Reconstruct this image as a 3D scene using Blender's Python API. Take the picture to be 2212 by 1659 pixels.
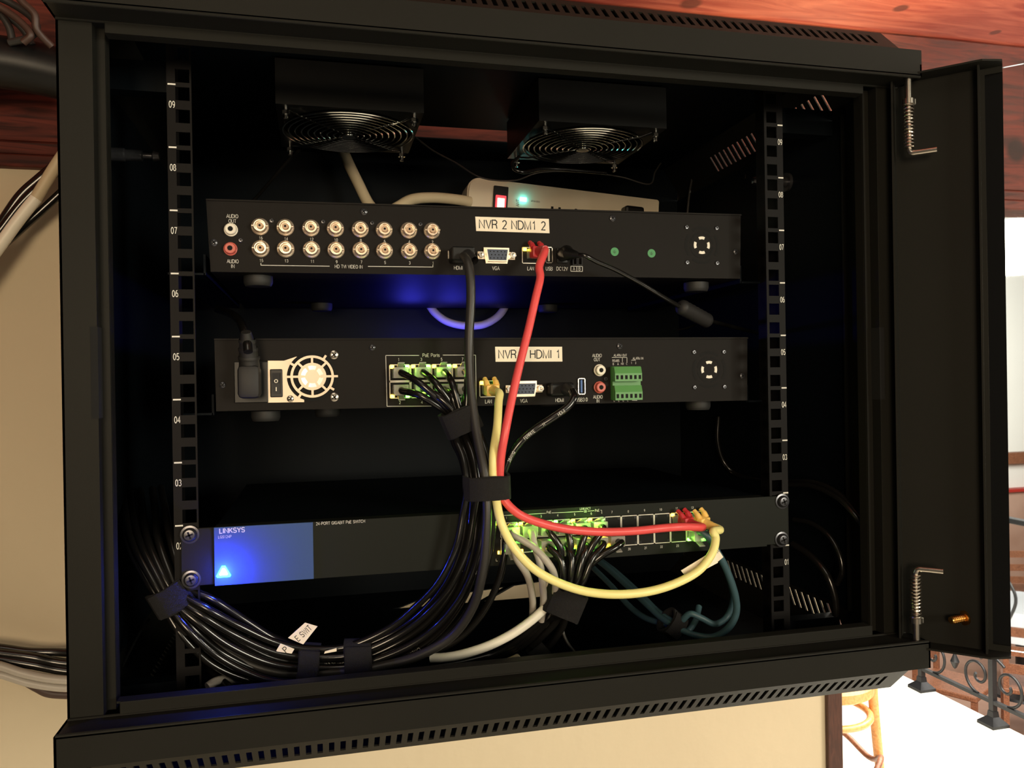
import bpy, bmesh, math, random
from mathutils import Vector, Matrix
random.seed(7)
S = 0.001                      # everything below is written in millimetres
for o in list(bpy.data.objects): bpy.data.objects.remove(o)
SC = bpy.context.scene
COL = SC.collection
# ------------------------------------------------------------------ camera
CAM = Vector((-142.38, -601.06, 97.30)); YAW, PITCH, ROLL = 0.238223, -0.0020926, -0.0161602; FPX = 1720.0
_cy, _sy, _cp, _sp = math.cos(YAW), math.sin(YAW), math.cos(PITCH), math.sin(PITCH)
FW = Vector((_sy*_cp, _cy*_cp, _sp)); _r = Vector((_cy, -_sy, 0)); _u = _r.cross(FW)
RT = math.cos(ROLL)*_r + math.sin(ROLL)*_u; UPV = -math.sin(ROLL)*_r + math.cos(ROLL)*_u
cd = bpy.data.cameras.new('camera'); co = bpy.data.objects.new('camera', cd); COL.objects.link(co)
cd.sensor_width = 36; cd.lens = FPX/2212*36; cd.clip_start = 0.01; cd.clip_end = 100
m = Matrix((RT, UPV, -FW)).transposed().to_4x4(); m.translation = CAM*S; co.matrix_world = m
SC.camera = co
# ------------------------------------------------------------------ projection helpers (real depth given for each point)
def _ray(px, py): return (px-1106)*RT - (py-829.5)*UPV + FPX*FW
def at(px, py, Y): d = _ray(px, py); return CAM + d*((Y-CAM.y)/d.y)
def atX(px, py, X): d = _ray(px, py); return CAM + d*((X-CAM.x)/d.x)
def atZ(px, py, Z): d = _ray(px, py); return CAM + d*((Z-CAM.z)/d.z)
# ------------------------------------------------------------------ world, lights, exposure
SC.view_settings.view_transform = 'Standard'; SC.view_settings.look = 'None'
SC.view_settings.gamma = 1; SC.view_settings.use_curve_mapping = False
SC.view_settings.exposure = 0.0
w = bpy.data.worlds.new('world'); SC.world = w; w.use_nodes = True
w.node_tree.nodes['Background'].inputs[0].default_value = (1.0, 0.85, 0.68, 1)
w.node_tree.nodes['Background'].inputs[1].default_value = 0.025
def light(name, typ, loc, energy, color, size=None, aim=None, size_y=None, spread=None):
    l = bpy.data.lights.new(name, typ); o = bpy.data.objects.new(name, l); COL.objects.link(o)
    o.location = Vector(loc)*S; l.energy = energy; l.color = color
    if typ == 'AREA':
        l.size = size*S
        if size_y: l.shape = 'RECTANGLE'; l.size_y = size_y*S
        if spread: l.spread = spread
    elif size: l.shadow_soft_size = size*S
    if typ == 'SPOT': l.spot_size = .19; l.spot_blend = 1; aim = atZ(1790, 15, 572)
    if typ == 'POINT': l.specular_factor = .3
    if aim: o.rotation_euler = (Vector(aim)-Vector(loc)).to_track_quat('-Z', 'Y').to_euler()
    return o
light('room_lamp', 'AREA', (-600, -2300, 230), 27, (1, .78, .52), 620, (0, 0, 60))
light('side_lamp', 'AREA', (1200, -2100, 300), 29, (1, .93, .74), 600, (100, 0, 60))
light('open_room_light', 'AREA', (2900, 1500, 540), 340, (1, .93, .80), 2600, (3000, 1600, -1600), 3200)
light('overhead_fill', 'AREA', (-300, -1300, 1500), 4, (1, .88, .70), 900, (0, -60, 0))  # unseen soft light added overhead to brighten the cabinet ledges
light('right_fill', 'AREA', (1500, -500, 250), 19, (1, .93, .76), 400, (560, 340, 60))  # unseen light added to brighten the beam and wall at the right
light('far_wall_wash', 'AREA', (5600, 4600, 500), 150, (1, .97, .90), 1500, (6700, 7000, 700))  # added out of view to brighten the upper far wall
light('ceiling_glare_spot', 'SPOT', (1500, -1100, 60), 420, (1, .95, .55), 60, (0, 0, 0))  # unseen spot added to make the yellowish glare on the ceiling boards
light('patio_daylight', 'AREA', (4300, 2600, 900), 55, (.92, .96, 1), 1500, (5200, 3600, -2000), 2500)
# ------------------------------------------------------------------ materials
def lin(c): return c/12.92 if c <= .04045 else ((c+.055)/1.055)**2.4
def rgb(*c): return tuple(lin(v/255) for v in c)
def mat(name, c, rough=.5, metal=0, coat=0, noise=0, nscale=60, bump=0, bscale=400, trans=0, emit=0, spec=.5, stretch=None, c2=None):
    m = bpy.data.materials.new(name); m.use_nodes = True; nt = m.node_tree; b = nt.nodes['Principled BSDF']
    b.inputs['Base Color'].default_value = (*c, 1); b.inputs['Roughness'].default_value = rough
    b.inputs['Metallic'].default_value = metal; b.inputs['Coat Weight'].default_value = coat
    b.inputs['Transmission Weight'].default_value = trans; b.inputs['Specular IOR Level'].default_value = spec
    if emit: b.inputs['Emission Color'].default_value = (*c, 1); b.inputs['Emission Strength'].default_value = emit
    tc = nt.nodes.new('ShaderNodeTexCoord'); mp = nt.nodes.new('ShaderNodeMapping'); nt.links.new(tc.outputs['Object'], mp.inputs[0])
    if stretch: mp.inputs['Scale'].default_value = stretch
    if noise:
        n = nt.nodes.new('ShaderNodeTexNoise'); n.inputs['Scale'].default_value = nscale; n.inputs['Detail'].default_value = 4
        nt.links.new(mp.outputs[0], n.inputs[0]); r = nt.nodes.new('ShaderNodeMix'); r.data_type = 'RGBA'
        r.inputs[6].default_value = (*[v*(1-noise) for v in c], 1); r.inputs[7].default_value = (*(c2 or [min(1, v*(1+noise)) for v in c]), 1)
        nt.links.new(n.outputs[0], r.inputs[0]); nt.links.new(r.outputs[2], b.inputs['Base Color'])
    if bump:
        n2 = nt.nodes.new('ShaderNodeTexNoise'); n2.inputs['Scale'].default_value = bscale; nt.links.new(mp.outputs[0], n2.inputs[0])
        bp = nt.nodes.new('ShaderNodeBump'); bp.inputs['Strength'].default_value = bump; bp.inputs['Distance'].default_value = .001
        nt.links.new(n2.outputs[0], bp.inputs['Height']); nt.links.new(bp.outputs[0], b.inputs['Normal'])
    return m
def wood(name, ca, cb, scale, rough, coat, axis_stretch, knots=None):
    m = bpy.data.materials.new(name); m.use_nodes = True; nt = m.node_tree; N = nt.nodes; L = nt.links; b = N['Principled BSDF']
    tc = N.new('ShaderNodeTexCoord'); mp = N.new('ShaderNodeMapping'); mp.inputs['Scale'].default_value = axis_stretch
    L.new(tc.outputs['Object'], mp.inputs[0])
    wv = N.new('ShaderNodeTexNoise'); wv.inputs['Scale'].default_value = scale; wv.inputs['Detail'].default_value = 8; wv.inputs['Distortion'].default_value = 1.6
    L.new(mp.outputs[0], wv.inputs[0])
    cr = N.new('ShaderNodeValToRGB'); e = cr.color_ramp; e.elements[0].position = .34; e.elements[0].color = (*ca, 1); e.elements[1].position = .66; e.elements[1].color = (*cb, 1)
    L.new(wv.outputs[0], cr.inputs[0])
    last = cr.outputs[0]
    if coat < .1: b.inputs['Specular IOR Level'].default_value = .15
    geo = N.new('ShaderNodeNewGeometry')
    for kp, kr in (knots or []):
        dn = N.new('ShaderNodeVectorMath'); dn.operation = 'DISTANCE'; dn.inputs[1].default_value = Vector(kp)*S; L.new(geo.outputs['Position'], dn.inputs[0])
        k = N.new('ShaderNodeMapRange'); k.inputs['From Min'].default_value = kr*.8*S; k.inputs['From Max'].default_value = kr*1.25*S; k.inputs['To Min'].default_value = .9; k.inputs['To Max'].default_value = 0
        L.new(dn.outputs['Value'], k.inputs['Value']); mx = N.new('ShaderNodeMix'); mx.data_type = 'RGBA'
        L.new(k.outputs[0], mx.inputs[0]); L.new(last, mx.inputs[6]); mx.inputs[7].default_value = (ca[0]*.35, ca[1]*.5, ca[2]*.5, 1); last = mx.outputs[2]
    L.new(last, b.inputs['Base Color']); b.inputs['Roughness'].default_value = rough; b.inputs['Coat Weight'].default_value = coat; b.inputs['Coat Roughness'].default_value = .22
    bp = N.new('ShaderNodeBump'); bp.inputs['Strength'].default_value = .25; bp.inputs['Distance'].default_value = .001; L.new(wv.outputs[0], bp.inputs['Height']); L.new(bp.outputs[0], b.inputs['Normal'])
    return m
M = {}
M['case'] = mat('black_powder_coat', (.0135, .0130, .0108), .5, noise=.12, nscale=9, bump=.06, bscale=3500, spec=.09)
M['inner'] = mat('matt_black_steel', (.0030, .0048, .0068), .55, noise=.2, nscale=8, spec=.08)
M['rail'] = mat('rail_steel', (.008, .0072, .0072), .5, spec=.08, noise=.15, nscale=30)
M['device'] = mat('device_steel', (.0115, .0098, .0088), .55, noise=.1, nscale=40, bump=.06, bscale=3500, spec=.09)
M['switchface'] = mat('switch_face', (.0135, .0150, .0125), .5, spec=.09, noise=.08, nscale=20)
M['bluepanel'] = mat('blue_grey_panel', (.05, .095, .235), .45, spec=.12, noise=.06, nscale=20)
M['black'] = mat('black_plastic', (.005, .005, .005), .4, spec=.3, noise=.2, nscale=80)
M['hole'] = mat('hole_shade_black', (.003, .003, .003), .9, noise=.2, nscale=80)  # flat black standing in for the shade inside holes and slots
M['rubber'] = mat('black_rubber', (.012, .011, .011), .6, noise=.2, nscale=80)
M['foot'] = mat('rubber_foot', (.018, .018, .018), .6, noise=.2, nscale=80)
M['pvc'] = mat('black_cable_jacket', (.007, .0065, .006), .24, coat=.3, noise=.15, nscale=60)
M['pvcgrey'] = mat('charcoal_cable_jacket', (.026, .024, .022), .42, noise=.15, nscale=60)
M['velcro'] = mat('hook_and_loop', (.009, .008, .0085), .95, noise=.3, nscale=900, bump=1, bscale=2500)
M['red'] = mat('red_cable', (.80, .085, .085), .38, noise=.08, nscale=50)
M['redplug'] = mat('red_boot', (.55, .03, .04), .4, noise=.08, nscale=50)
M['yellow'] = mat('yellow_cable', (.96, .86, .34), .38, noise=.05, nscale=50)
M['yellowplug'] = mat('yellow_boot', (.94, .60, .16), .4, noise=.05, nscale=50)
M['grey'] = mat('grey_cable', (.42, .38, .33), .42, noise=.08, nscale=50)
M['white'] = mat('white_cable', (.88, .84, .72), .42, noise=.05, nscale=50)
M['tan'] = mat('cream_cable', (.60, .50, .33), .5, noise=.08, nscale=50)
M['blue'] = mat('blue_cable', (.045, .095, .115), .45, noise=.15, nscale=80)
M['brown'] = mat('brown_cable', (.05, .025, .018), .5, noise=.15, nscale=80)
M['label'] = mat('label_tape', (.90, .80, .64), .5, noise=.03, nscale=40)
M['ink'] = mat('black_ink', (.01, .009, .008), .6, noise=.1, nscale=40)
M['print'] = mat('white_print', (.62, .60, .56), .6, noise=.08, nscale=200)
M['printhi'] = mat('white_rack_print', (.80, .78, .72), .6, noise=.08, nscale=200)
M['tin'] = mat('port_shield', (.62, .58, .50), .4, .35, noise=.1, nscale=200)
M['nickel'] = mat('nickel', (.66, .60, .52), .25, 1, noise=.1, nscale=200)
M['brassy'] = mat('warm_nickel', (.92, .74, .58), .34, .75, noise=.12, nscale=300)
M['chrome'] = mat('chrome_wire', (.80, .80, .76), .16, 1, noise=.05, nscale=200)
M['zinc'] = mat('zinc_plate', (.55, .46, .36), .42, .55, noise=.12, nscale=60)
M['screw'] = mat('dark_screw', (.10, .10, .11), .28, .8, noise=.2, nscale=400)
M['brass'] = mat('brass', (.75, .38, .10), .28, 1, noise=.1, nscale=200)
M['insul'] = mat('bnc_insulator', (.55, .36, .22), .5, noise=.1, nscale=200)
M['rca_w'] = mat('white_socket', (.80, .74, .62), .4, noise=.04, nscale=200)
M['rca_r'] = mat('red_socket', (.55, .10, .07), .4, noise=.04, nscale=200)
M['vga'] = mat('vga_blue_insert', (.035, .05, .09), .5, noise=.1, nscale=200)
M['termgreen'] = mat('terminal_green', (.085, .27, .07), .45, noise=.06, nscale=100)
M['stickergreen'] = mat('green_sticker', (.035, .25, .07), .5, noise=.06, nscale=100)
M['strip'] = mat('power_strip_shell', (.66, .58, .44), .42, noise=.04, nscale=20)
M['clear'] = mat('clear_plug', (.62, .60, .54), .22, trans=.55, noise=.03, nscale=100)
M['gold'] = mat('gold_contacts', (.75, .50, .18), .3, 1, noise=.05, nscale=100)
M['led_g'] = mat('led_green', (.16, 1, .08), emit=14)
M['led_a'] = mat('led_amber', (1, .62, .05), emit=12)
M['led_b'] = mat('led_blue', (.02, .55, 1), emit=14)
M['led_s'] = mat('led_standby', (.03, .04, 1), emit=6)
M['led_w'] = mat('led_core', (.8, .95, 1), emit=40)
M['led_r'] = mat('neon_red', (1, .06, .08), emit=1.1)
M['led_n'] = mat('neon_core', (1, .62, .40), emit=3)
M['led_c'] = mat('led_cyan', (.10, .85, .95), emit=9)
M['usbblue'] = mat('usb_blue', (.02, .10, .35), .4, noise=.05)
M['glass'] = mat('door_glass', (.93, .97, .95), .02, trans=1, spec=.5)
M['glassborder'] = mat('black_glass_border', (.006, .006, .006), .06, coat=1)
M['wall'] = mat('beige_plaster', (.60, .505, .355), .85, noise=.06, nscale=5, bump=.5, bscale=60)
M['redbeam'] = wood('red_stained_beam', (.030, .007, .005), (.11, .021, .013), 9, .55, .06, (1, 7, 9), [(at(2195, 325, 343), 16), (at(2100, 170, 343), 10)])
M['ceil'] = wood('red_stained_boards', (.40, .062, .040), (.62, .15, .09), 8, .28, 1, (1, 7, 7), [(atZ(1492, 8, 572), 13), (atZ(1946, 18, 572), 9), (atZ(2150, 70, 572), 7)])
M['darkwood'] = wood('dark_wood_trim', (.045, .014, .008), (.085, .028, .016), 30, .5, .2, (8, 8, 1))
M['floor'] = mat('pale_floor', (.85, .83, .74), .35, coat=.3, noise=.05, nscale=3)
M['farwall'] = mat('far_wall_paint', (.86, .84, .78), .8, noise=.03, nscale=3)
M['iron'] = mat('wrought_iron', (.020, .020, .022), .45, .3, noise=.3, nscale=60)
M['bent'] = wood('honey_bentwood', (.60, .27, .08), (.78, .40, .14), 20, .4, .3, (3, 3, 3))
M['patio'] = mat('terracotta_patio', (.42, .20, .12), .7, noise=.35, nscale=2.2, c2=(.62, .42, .33))
M['cloth'] = mat('white_tablecloth', (.85, .87, .92), .8, noise=.04, nscale=6)
M['chairwood'] = wood('brown_chair_wood', (.16, .06, .03), (.30, .12, .06), 20, .5, .1, (3, 3, 3))
M['redtrim'] = mat('red_sill', (.45, .03, .02), .5, noise=.1, nscale=10)
# ------------------------------------------------------------------ object helpers
ORG = {}
def setp(o, label=None, cat=None, group=None, kind=None):
    for k, v in (('label', label), ('category', cat), ('group', group), ('kind', kind)):
        if v: o[k] = v
    return o
def thing(name, label, cat, loc, group=None):
    o = bpy.data.objects.new(name, None); COL.objects.link(o); o.location = Vector(loc)*S; o.empty_display_size = .02
    ORG[o.name] = Vector(loc); return setp(o, label, cat, group)
def ob(name, bm, mt, parent=None, smooth=False, label=None, cat=None, group=None, kind=None, mats=None):
    if parent is None:
        xs = [v.co for v in bm.verts]
        org = Vector((sum(v.x for v in xs)/len(xs), sum(v.y for v in xs)/len(xs), min(v.z for v in xs)))
    else: org = ORG[parent.name]
    bmesh.ops.recalc_face_normals(bm.bm, faces=bm.bm.faces)
    me = bpy.data.meshes.new(name); bm.bm_free(me, org)
    for q in (mats or [mt]): me.materials.append(q)
    if smooth:
        for p in me.polygons: p.use_smooth = True
        try: me.set_sharp_from_angle(angle=math.radians(38))
        except Exception: pass
    o = bpy.data.objects.new(name, me); COL.objects.link(o)
    if parent is not None: o.parent = parent
    else: o.location = org*S
    ORG[o.name] = org
    return setp(o, label, cat, group, kind)
class B:
    """mesh builder in millimetres"""
    def __init__(s): s.bm = bmesh.new()
    @property
    def verts(s): return s.bm.verts
    @property
    def faces(s): return s.bm.faces
    def bm_free(s, me, org):
        for v in s.bm.verts: v.co = (v.co-org)*S
        s.bm.to_mesh(me); s.bm.free()
    def poly(s, vs, fs, mi=0):
        V = [s.bm.verts.new(v) for v in vs]
        for f in fs:
            try: fc = s.bm.faces.new([V[i] for i in f]); fc.material_index = mi
            except ValueError: pass
        return V
    def box(s, x0, x1, y0, y1, z0, z1, bev=0, mi=0):
        if bev:
            t = bmesh.new(); bmesh.ops.create_cube(t, size=1)
            for v in t.verts: v.co = Vector(((x0+x1)/2+v.co.x*(x1-x0), (y0+y1)/2+v.co.y*(y1-y0), (z0+z1)/2+v.co.z*(z1-z0)))
            bmesh.ops.bevel(t, geom=list(t.edges), offset=bev, segments=2, affect='EDGES', profile=.5)
            s.merge(t, mi); return s
        s.poly([(x, y, z) for x in (x0, x1) for y in (y0, y1) for z in (z0, z1)],
               [(0, 1, 3, 2), (4, 6, 7, 5), (0, 4, 5, 1), (2, 3, 7, 6), (0, 2, 6, 4), (1, 5, 7, 3)], mi); return s
    def merge(s, t, mi=0):
        V = {v: s.bm.verts.new(v.co) for v in t.verts}
        for f in t.faces:
            fc = s.bm.faces.new([V[v] for v in f.verts]); fc.material_index = mi
        t.free()
    def obox(s, c, u, v, w, a, b, d, bev=0, mi=0):
        """oriented box: centre c, unit axes u v w, half sizes a b d"""
        c, u, v, w = map(Vector, (c, u, v, w))
        t = bmesh.new(); bmesh.ops.create_cube(t, size=2)
        if bev:
            for q in t.verts: q.co = Vector((q.co.x*a, q.co.y*b, q.co.z*d))
            bmesh.ops.bevel(t, geom=list(t.edges), offset=bev, segments=2, affect='EDGES', profile=.5)
            for q in t.verts: q.co = c+u*q.co.x+v*q.co.y+w*q.co.z
        else:
            for q in t.verts: q.co = c+u*q.co.x*a+v*q.co.y*b+w*q.co.z*d
        s.merge(t, mi); return s
    def lathe(s, c, axis, prof, seg=24, mi=0):
        """prof: list of (r, h) along axis from c"""
        c = Vector(c); ax = Vector(axis).normalized(); a = ax.orthogonal().normalized(); b = ax.cross(a)
        rings = []
        for r, h in prof:
            if r < 1e-6: rings.append([s.bm.verts.new(c+ax*h)])
            else: rings.append([s.bm.verts.new(c+ax*h+(a*math.cos(2*math.pi*i/seg)+b*math.sin(2*math.pi*i/seg))*r) for i in range(seg)])
        for p, q in zip(rings, rings[1:]):
            for i in range(seg):
                j = (i+1) % seg
                f = [p[i], p[j], q[j], q[i]] if len(p) > 1 and len(q) > 1 else ([p[0], q[j], q[i]] if len(p) == 1 and len(q) > 1 else ([p[i], p[j], q[0]] if len(q) == 1 and len(p) > 1 else None))
                if f: s.bm.faces.new(f).material_index = mi
        return s
    def cyl(s, c, axis, r, h, seg=20, mi=0): return s.lathe(c, axis, [(0, 0), (r, 0), (r, h), (0, h)], seg, mi)
    def arc(s, c, r0, r1, a0, a1, y0, y1, n=10, mi=0):
        """annular sector facing -Y, centre c=(x,z)"""
        vs = []
        for i in range(n+1):
            a = math.radians(a0+(a1-a0)*i/n)
            for r in (r0, r1):
                for y in (y0, y1): vs.append((c[0]+r*math.cos(a), y, c[1]+r*math.sin(a)))
        fs = []
        for i in range(n):
            k = 4*i
            fs += [(k, k+2, k+6, k+4), (k+1, k+5, k+7, k+3), (k, k+4, k+5, k+1), (k+2, k+3, k+7, k+6)]
        fs += [(0, 1, 3, 2), (4*n, 4*n+2, 4*n+3, 4*n+1)]
        s.poly(vs, fs, mi); return s
    def tube(s, pts, r, seg=12, cap=True, mi=0):
        P = [Vector(p) for p in pts]; rs = r if isinstance(r, (list, tuple)) else [r]*len(P)
        T = [(P[min(i+1, len(P)-1)]-P[max(i-1, 0)]).normalized() for i in range(len(P))]
        n = T[0].orthogonal().normalized(); rings = []
        for i, p in enumerate(P):
            n = (n - T[i]*n.dot(T[i])); n = n.normalized() if n.length > 1e-6 else T[i].orthogonal().normalized()
            b = T[i].cross(n)
            rings.append([s.bm.verts.new(p+(n*math.cos(2*math.pi*k/seg)+b*math.sin(2*math.pi*k/seg))*rs[i]) for k in range(seg)])
        for p, q in zip(rings, rings[1:]):
            for k in range(seg):
                j = (k+1) % seg; s.bm.faces.new((p[k], p[j], q[j], q[k])).material_index = mi
        if cap:
            s.bm.faces.new(rings[0][::-1]).material_index = mi; s.bm.faces.new(rings[-1]).material_index = mi
        return s
    def prism(s, poly, fn0, fn1, mi=0):
        n = len(poly); s.poly([fn0(*p) for p in poly]+[fn1(*p) for p in poly],
              [tuple(range(n)), tuple(range(2*n-1, n-1, -1))]+[(i, (i+1) % n, n+(i+1) % n, n+i) for i in range(n)], mi); return s
    def text(s, t, X, Y, Z, h, align='C', sx=1, rot=0, depth=.15, mi=0, U=None, V=None, N=None):
        """text standing on the plane Y, facing -Y, cap height h (or on the frame U,V,N)"""
        vs, fs, wd = glyphs(t); k = h/.70; off = {'C': -wd/2, 'L': 0, 'R': -wd}[align]; out = []
        U = Vector(U or (1, 0, 0)); V = Vector(V or (0, 0, 1)); N = Vector(N or (0, -1, 0))
        c, sn = math.cos(rot), math.sin(rot)
        for x, y, z in vs:
            a = (x+off)*k*sx; b = y*k - h/2; a, b = a*c-b*sn, a*sn+b*c
            out.append(Vector((X, Y, Z)) + U*a + V*b + N*(depth if z > 0 else -.05))
        s.poly(out, fs, mi); return s
_G = {}
def _arc(cx, cy, rx, ry, a0, a1, n=10): return [(cx+rx*math.cos(math.radians(a0+(a1-a0)*i/n)), cy+ry*math.sin(math.radians(a0+(a1-a0)*i/n))) for i in range(n+1)]
_A = _arc
# plain sans lettering drawn as pen strokes: (advance width, strokes), cap height 1
PEN = {
 ' ': (.38, []), '.': (.25, [[(.1, .03), (.1, .06)]]), '-': (.42, [[(.05, .4), (.37, .4)]]), '/': (.4, [[(0, 0), (.36, 1)]]),
 'A': (.74, [[(0, 0), (.34, 1), (.68, 0)], [(.12, .34), (.56, .34)]]),
 'B': (.70, [[(.3, 1), (0, 1), (0, 0), (.34, 0)]+_A(.34, .265, .25, .265, -90, 90)+[(0, .53)], [(.3, .53)]+_A(.31, .765, .22, .235, -90, 90)+[(0, 1)]]),
 'C': (.74, [_A(.36, .5, .34, .5, 42, 318, 20)]), 'D': (.74, [[(.26, 0), (0, 0), (0, 1), (.26, 1)], _A(.26, .5, .38, .5, 90, -90, 16)]),
 'E': (.62, [[(.52, 0), (0, 0), (0, 1), (.52, 1)], [(0, .52), (.46, .52)]]), 'F': (.58, [[(0, 0), (0, 1), (.5, 1)], [(0, .52), (.42, .52)]]),
 'G': (.78, [_A(.36, .5, .34, .5, 42, 325, 20)+[(.66, .46), (.38, .46)], [(.66, .46), (.66, 0)]]),
 'H': (.72, [[(0, 0), (0, 1)], [(.6, 0), (.6, 1)], [(0, .52), (.6, .52)]]), 'I': (.2, [[(.05, 0), (.05, 1)]]),
 'K': (.66, [[(0, 0), (0, 1)], [(.56, 1), (0, .36)], [(.2, .58), (.6, 0)]]), 'L': (.54, [[(0, 1), (0, 0), (.46, 0)]]),
 'M': (.84, [[(0, 0), (0, 1), (.36, 0), (.72, 1), (.72, 0)]]), 'N': (.72, [[(0, 0), (0, 1), (.6, 0), (.6, 1)]]),
 'O': (.78, [_A(.36, .5, .34, .5, 0, 360, 26)]), 'P': (.64, [[(0, 0), (0, 1), (.3, 1)]+_A(.3, .74, .24, .26, 90, -90)+[(0, .48)]]),
 'Q': (.78, [_A(.36, .5, .34, .5, 0, 360, 26), [(.44, .24), (.68, -.04)]]),
 'R': (.70, [[(0, 0), (0, 1), (.32, 1)]+_A(.32, .75, .24, .25, 90, -90)+[(0, .5)], [(.34, .5), (.5, .40), (.53, .12), (.58, 0)]]),
 'S': (.66, [_A(.3, .74, .25, .26, 20, 250, 12)+_A(.29, .26, .27, .26, 70, -160, 12)]), 'T': (.64, [[(0, 1), (.58, 1)], [(.29, 0), (.29, 1)]]),
 'U': (.70, [[(0, 1), (0, .3)]+_A(.29, .3, .29, .3, 180, 360, 12)+[(.58, 1)]]), 'V': (.68, [[(0, 1), (.31, 0), (.62, 1)]]),
 'W': (.92, [[(0, 1), (.21, 0), (.42, .95), (.63, 0), (.84, 1)]]), 'X': (.66, [[(0, 0), (.58, 1)], [(0, 1), (.58, 0)]]), 'Y': (.66, [[(0, 1), (.3, .45), (.6, 1)], [(.3, .45), (.3, 0)]]),
 'Z': (.62, [[(0, 1), (.54, 1), (0, 0), (.56, 0)]]),
 '0': (.60, [_A(.25, .5, .24, .5, 0, 360, 22)]), '1': (.60, [[(.08, .78), (.2, .84), (.28, 1), (.28, 0)]]),
 '2': (.60, [_A(.25, .72, .23, .27, 165, -35, 10)+[(.02, 0), (.5, 0)]]), '3': (.60, [_A(.24, .74, .22, .25, 155, -90, 10), _A(.24, .26, .24, .26, 90, -155, 10)]),
 '4': (.60, [[(.38, 0), (.38, 1), (0, .3), (.52, .3)]]), '5': (.60, [[(.46, 1), (.1, 1), (.04, .5)]+_A(.24, .31, .24, .31, 120, -150, 12)]),
 '6': (.60, [_A(.25, .31, .23, .31, 0, 360, 18), _A(.32, .42, .30, .57, 180, 80, 10)]), '7': (.58, [[(0, 1), (.48, 1), (.16, 0)]]),
 '8': (.60, [_A(.25, .75, .2, .24, 0, 360, 16), _A(.25, .26, .24, .26, 0, 360, 18)]), '9': (.60, [_A(.24, .69, .23, .3, 0, 360, 18), _A(.17, .58, .30, .58, 0, -95, 10)]),
 'o': (.56, [_A(.23, .34, .22, .34, 0, 360, 18)]), 'r': (.34, [[(0, 0), (0, .68)], [(0, .42)]+_A(.22, .42, .2, .24, 170, 80, 6)]),
 't': (.30, [[(.1, .9), (.1, .1), (.2, 0)], [(-.03, .66), (.22, .66)]]), 's': (.50, [_A(.2, .5, .18, .17, 20, 250, 10)+_A(.2, .17, .19, .17, 70, -160, 10)]),
}
def pen_glyphs(t, wgt=.13):
    vs, fs, x = [], [], 0
    for ch in t:
        adv, st = PEN[ch]
        for ln in st:
            P = [Vector((x+a, b, 0)) for a, b in ln]; n = len(P); sd = []
            for i in range(n):
                d0 = (P[i]-P[i-1]).normalized() if i else (P[1]-P[0]).normalized(); d1 = (P[i+1]-P[i]).normalized() if i < n-1 else d0
                nn = Vector((-(d0.y+d1.y), d0.x+d1.x, 0)); nn = nn.normalized() if nn.length > .2 else Vector((-d0.y, d0.x, 0)); cs = max(.55, nn.dot(Vector((-d0.y, d0.x, 0))))
                sd.append(nn*(wgt/2/cs))
            k = len(vs)
            for i in range(n):
                for q_ in (1, -1):
                    v = P[i]+sd[i]*q_; vs += [(v.x*.7, v.y*.7, 0), (v.x*.7, v.y*.7, .02)]
            for i in range(n-1):
                a = k+4*i; fs += [(a, a+4, a+6, a+2), (a+1, a+3, a+7, a+5), (a, a+1, a+5, a+4), (a+2, a+6, a+7, a+3)]
            fs += [(k, k+2, k+3, k+1), (k+4*n-4, k+4*n-3, k+4*n-1, k+4*n-2)]
        x += adv+.09
    return vs, fs, max([v[0] for v in vs] or [0])
def glyphs(t):
    if t in _G: return _G[t]
    if all(ch in PEN for ch in t): _G[t] = pen_glyphs(t); return _G[t]
    cu = bpy.data.curves.new('t', 'FONT'); cu.body = t; cu.size = 1; cu.extrude = .02; cu.resolution_u = 3
    o = bpy.data.objects.new('t', cu); COL.objects.link(o); bpy.context.view_layer.update()
    me = bpy.data.meshes.new_from_object(o.evaluated_get(bpy.context.evaluated_depsgraph_get()))
    vs = [tuple(v.co) for v in me.vertices]; fs = [tuple(p.vertices) for p in me.polygons]
    wd = max(v[0] for v in vs) if vs else 0
    bpy.data.objects.remove(o); bpy.data.curves.remove(cu); bpy.data.meshes.remove(me)
    _G[t] = (vs, fs, wd); return _G[t]
def spline(P, n=8):
    P = [Vector(p) for p in P]; out = []
    Q = [P[0]*2-P[1]]+P+[P[-1]*2-P[-2]]
    for i in range(1, len(Q)-2):
        for k in range(n):
            t = k/n; a, b, c, d = Q[i-1:i+3]
            out.append(.5*((2*b)+(-a+c)*t+(2*a-5*b+4*c-d)*t*t+(-a+3*b-3*c+d)*t**3))
    out.append(P[-1]); return out
def wrap_text(bl, path, s0, txt, h, r, up=-1, flip=False, view=None):
    """lettering printed on a cable jacket, on the side that faces the room"""
    vs, fs, wd = glyphs(txt); k = h/.70; L = [0]
    for a, b in zip(path, path[1:]): L.append(L[-1]+(b-a).length)
    out = []
    for x, y, z in vs:
        s = s0 + (wd-x if flip else x)*k; s = min(max(s, 0), L[-1]-.01); i = max(j for j in range(len(L)-1) if L[j] <= s)
        t = (s-L[i])/(L[i+1]-L[i]+1e-9); p = path[i].lerp(path[i+1], t); T = (path[min(i+2, len(path)-1)]-path[max(i-1, 0)]).normalized()
        vw = Vector(view or (0, -1, .1)); nrm = (vw-T*vw.dot(T)).normalized(); bn = T.cross(nrm)*(-1 if flip else 1)*up
        ph = (y*k-h/2)/r
        out.append(p+(nrm*math.cos(ph)+bn*math.sin(ph))*(r+(.18 if z > 0 else -.1)))
    bl.poly(out, fs)
def frame_on(T, view=(0, -1, 0)):
    T = Vector(T).normalized(); v = Vector(view); n = (v-T*v.dot(T)).normalized(); return T, T.cross(n), n
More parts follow.
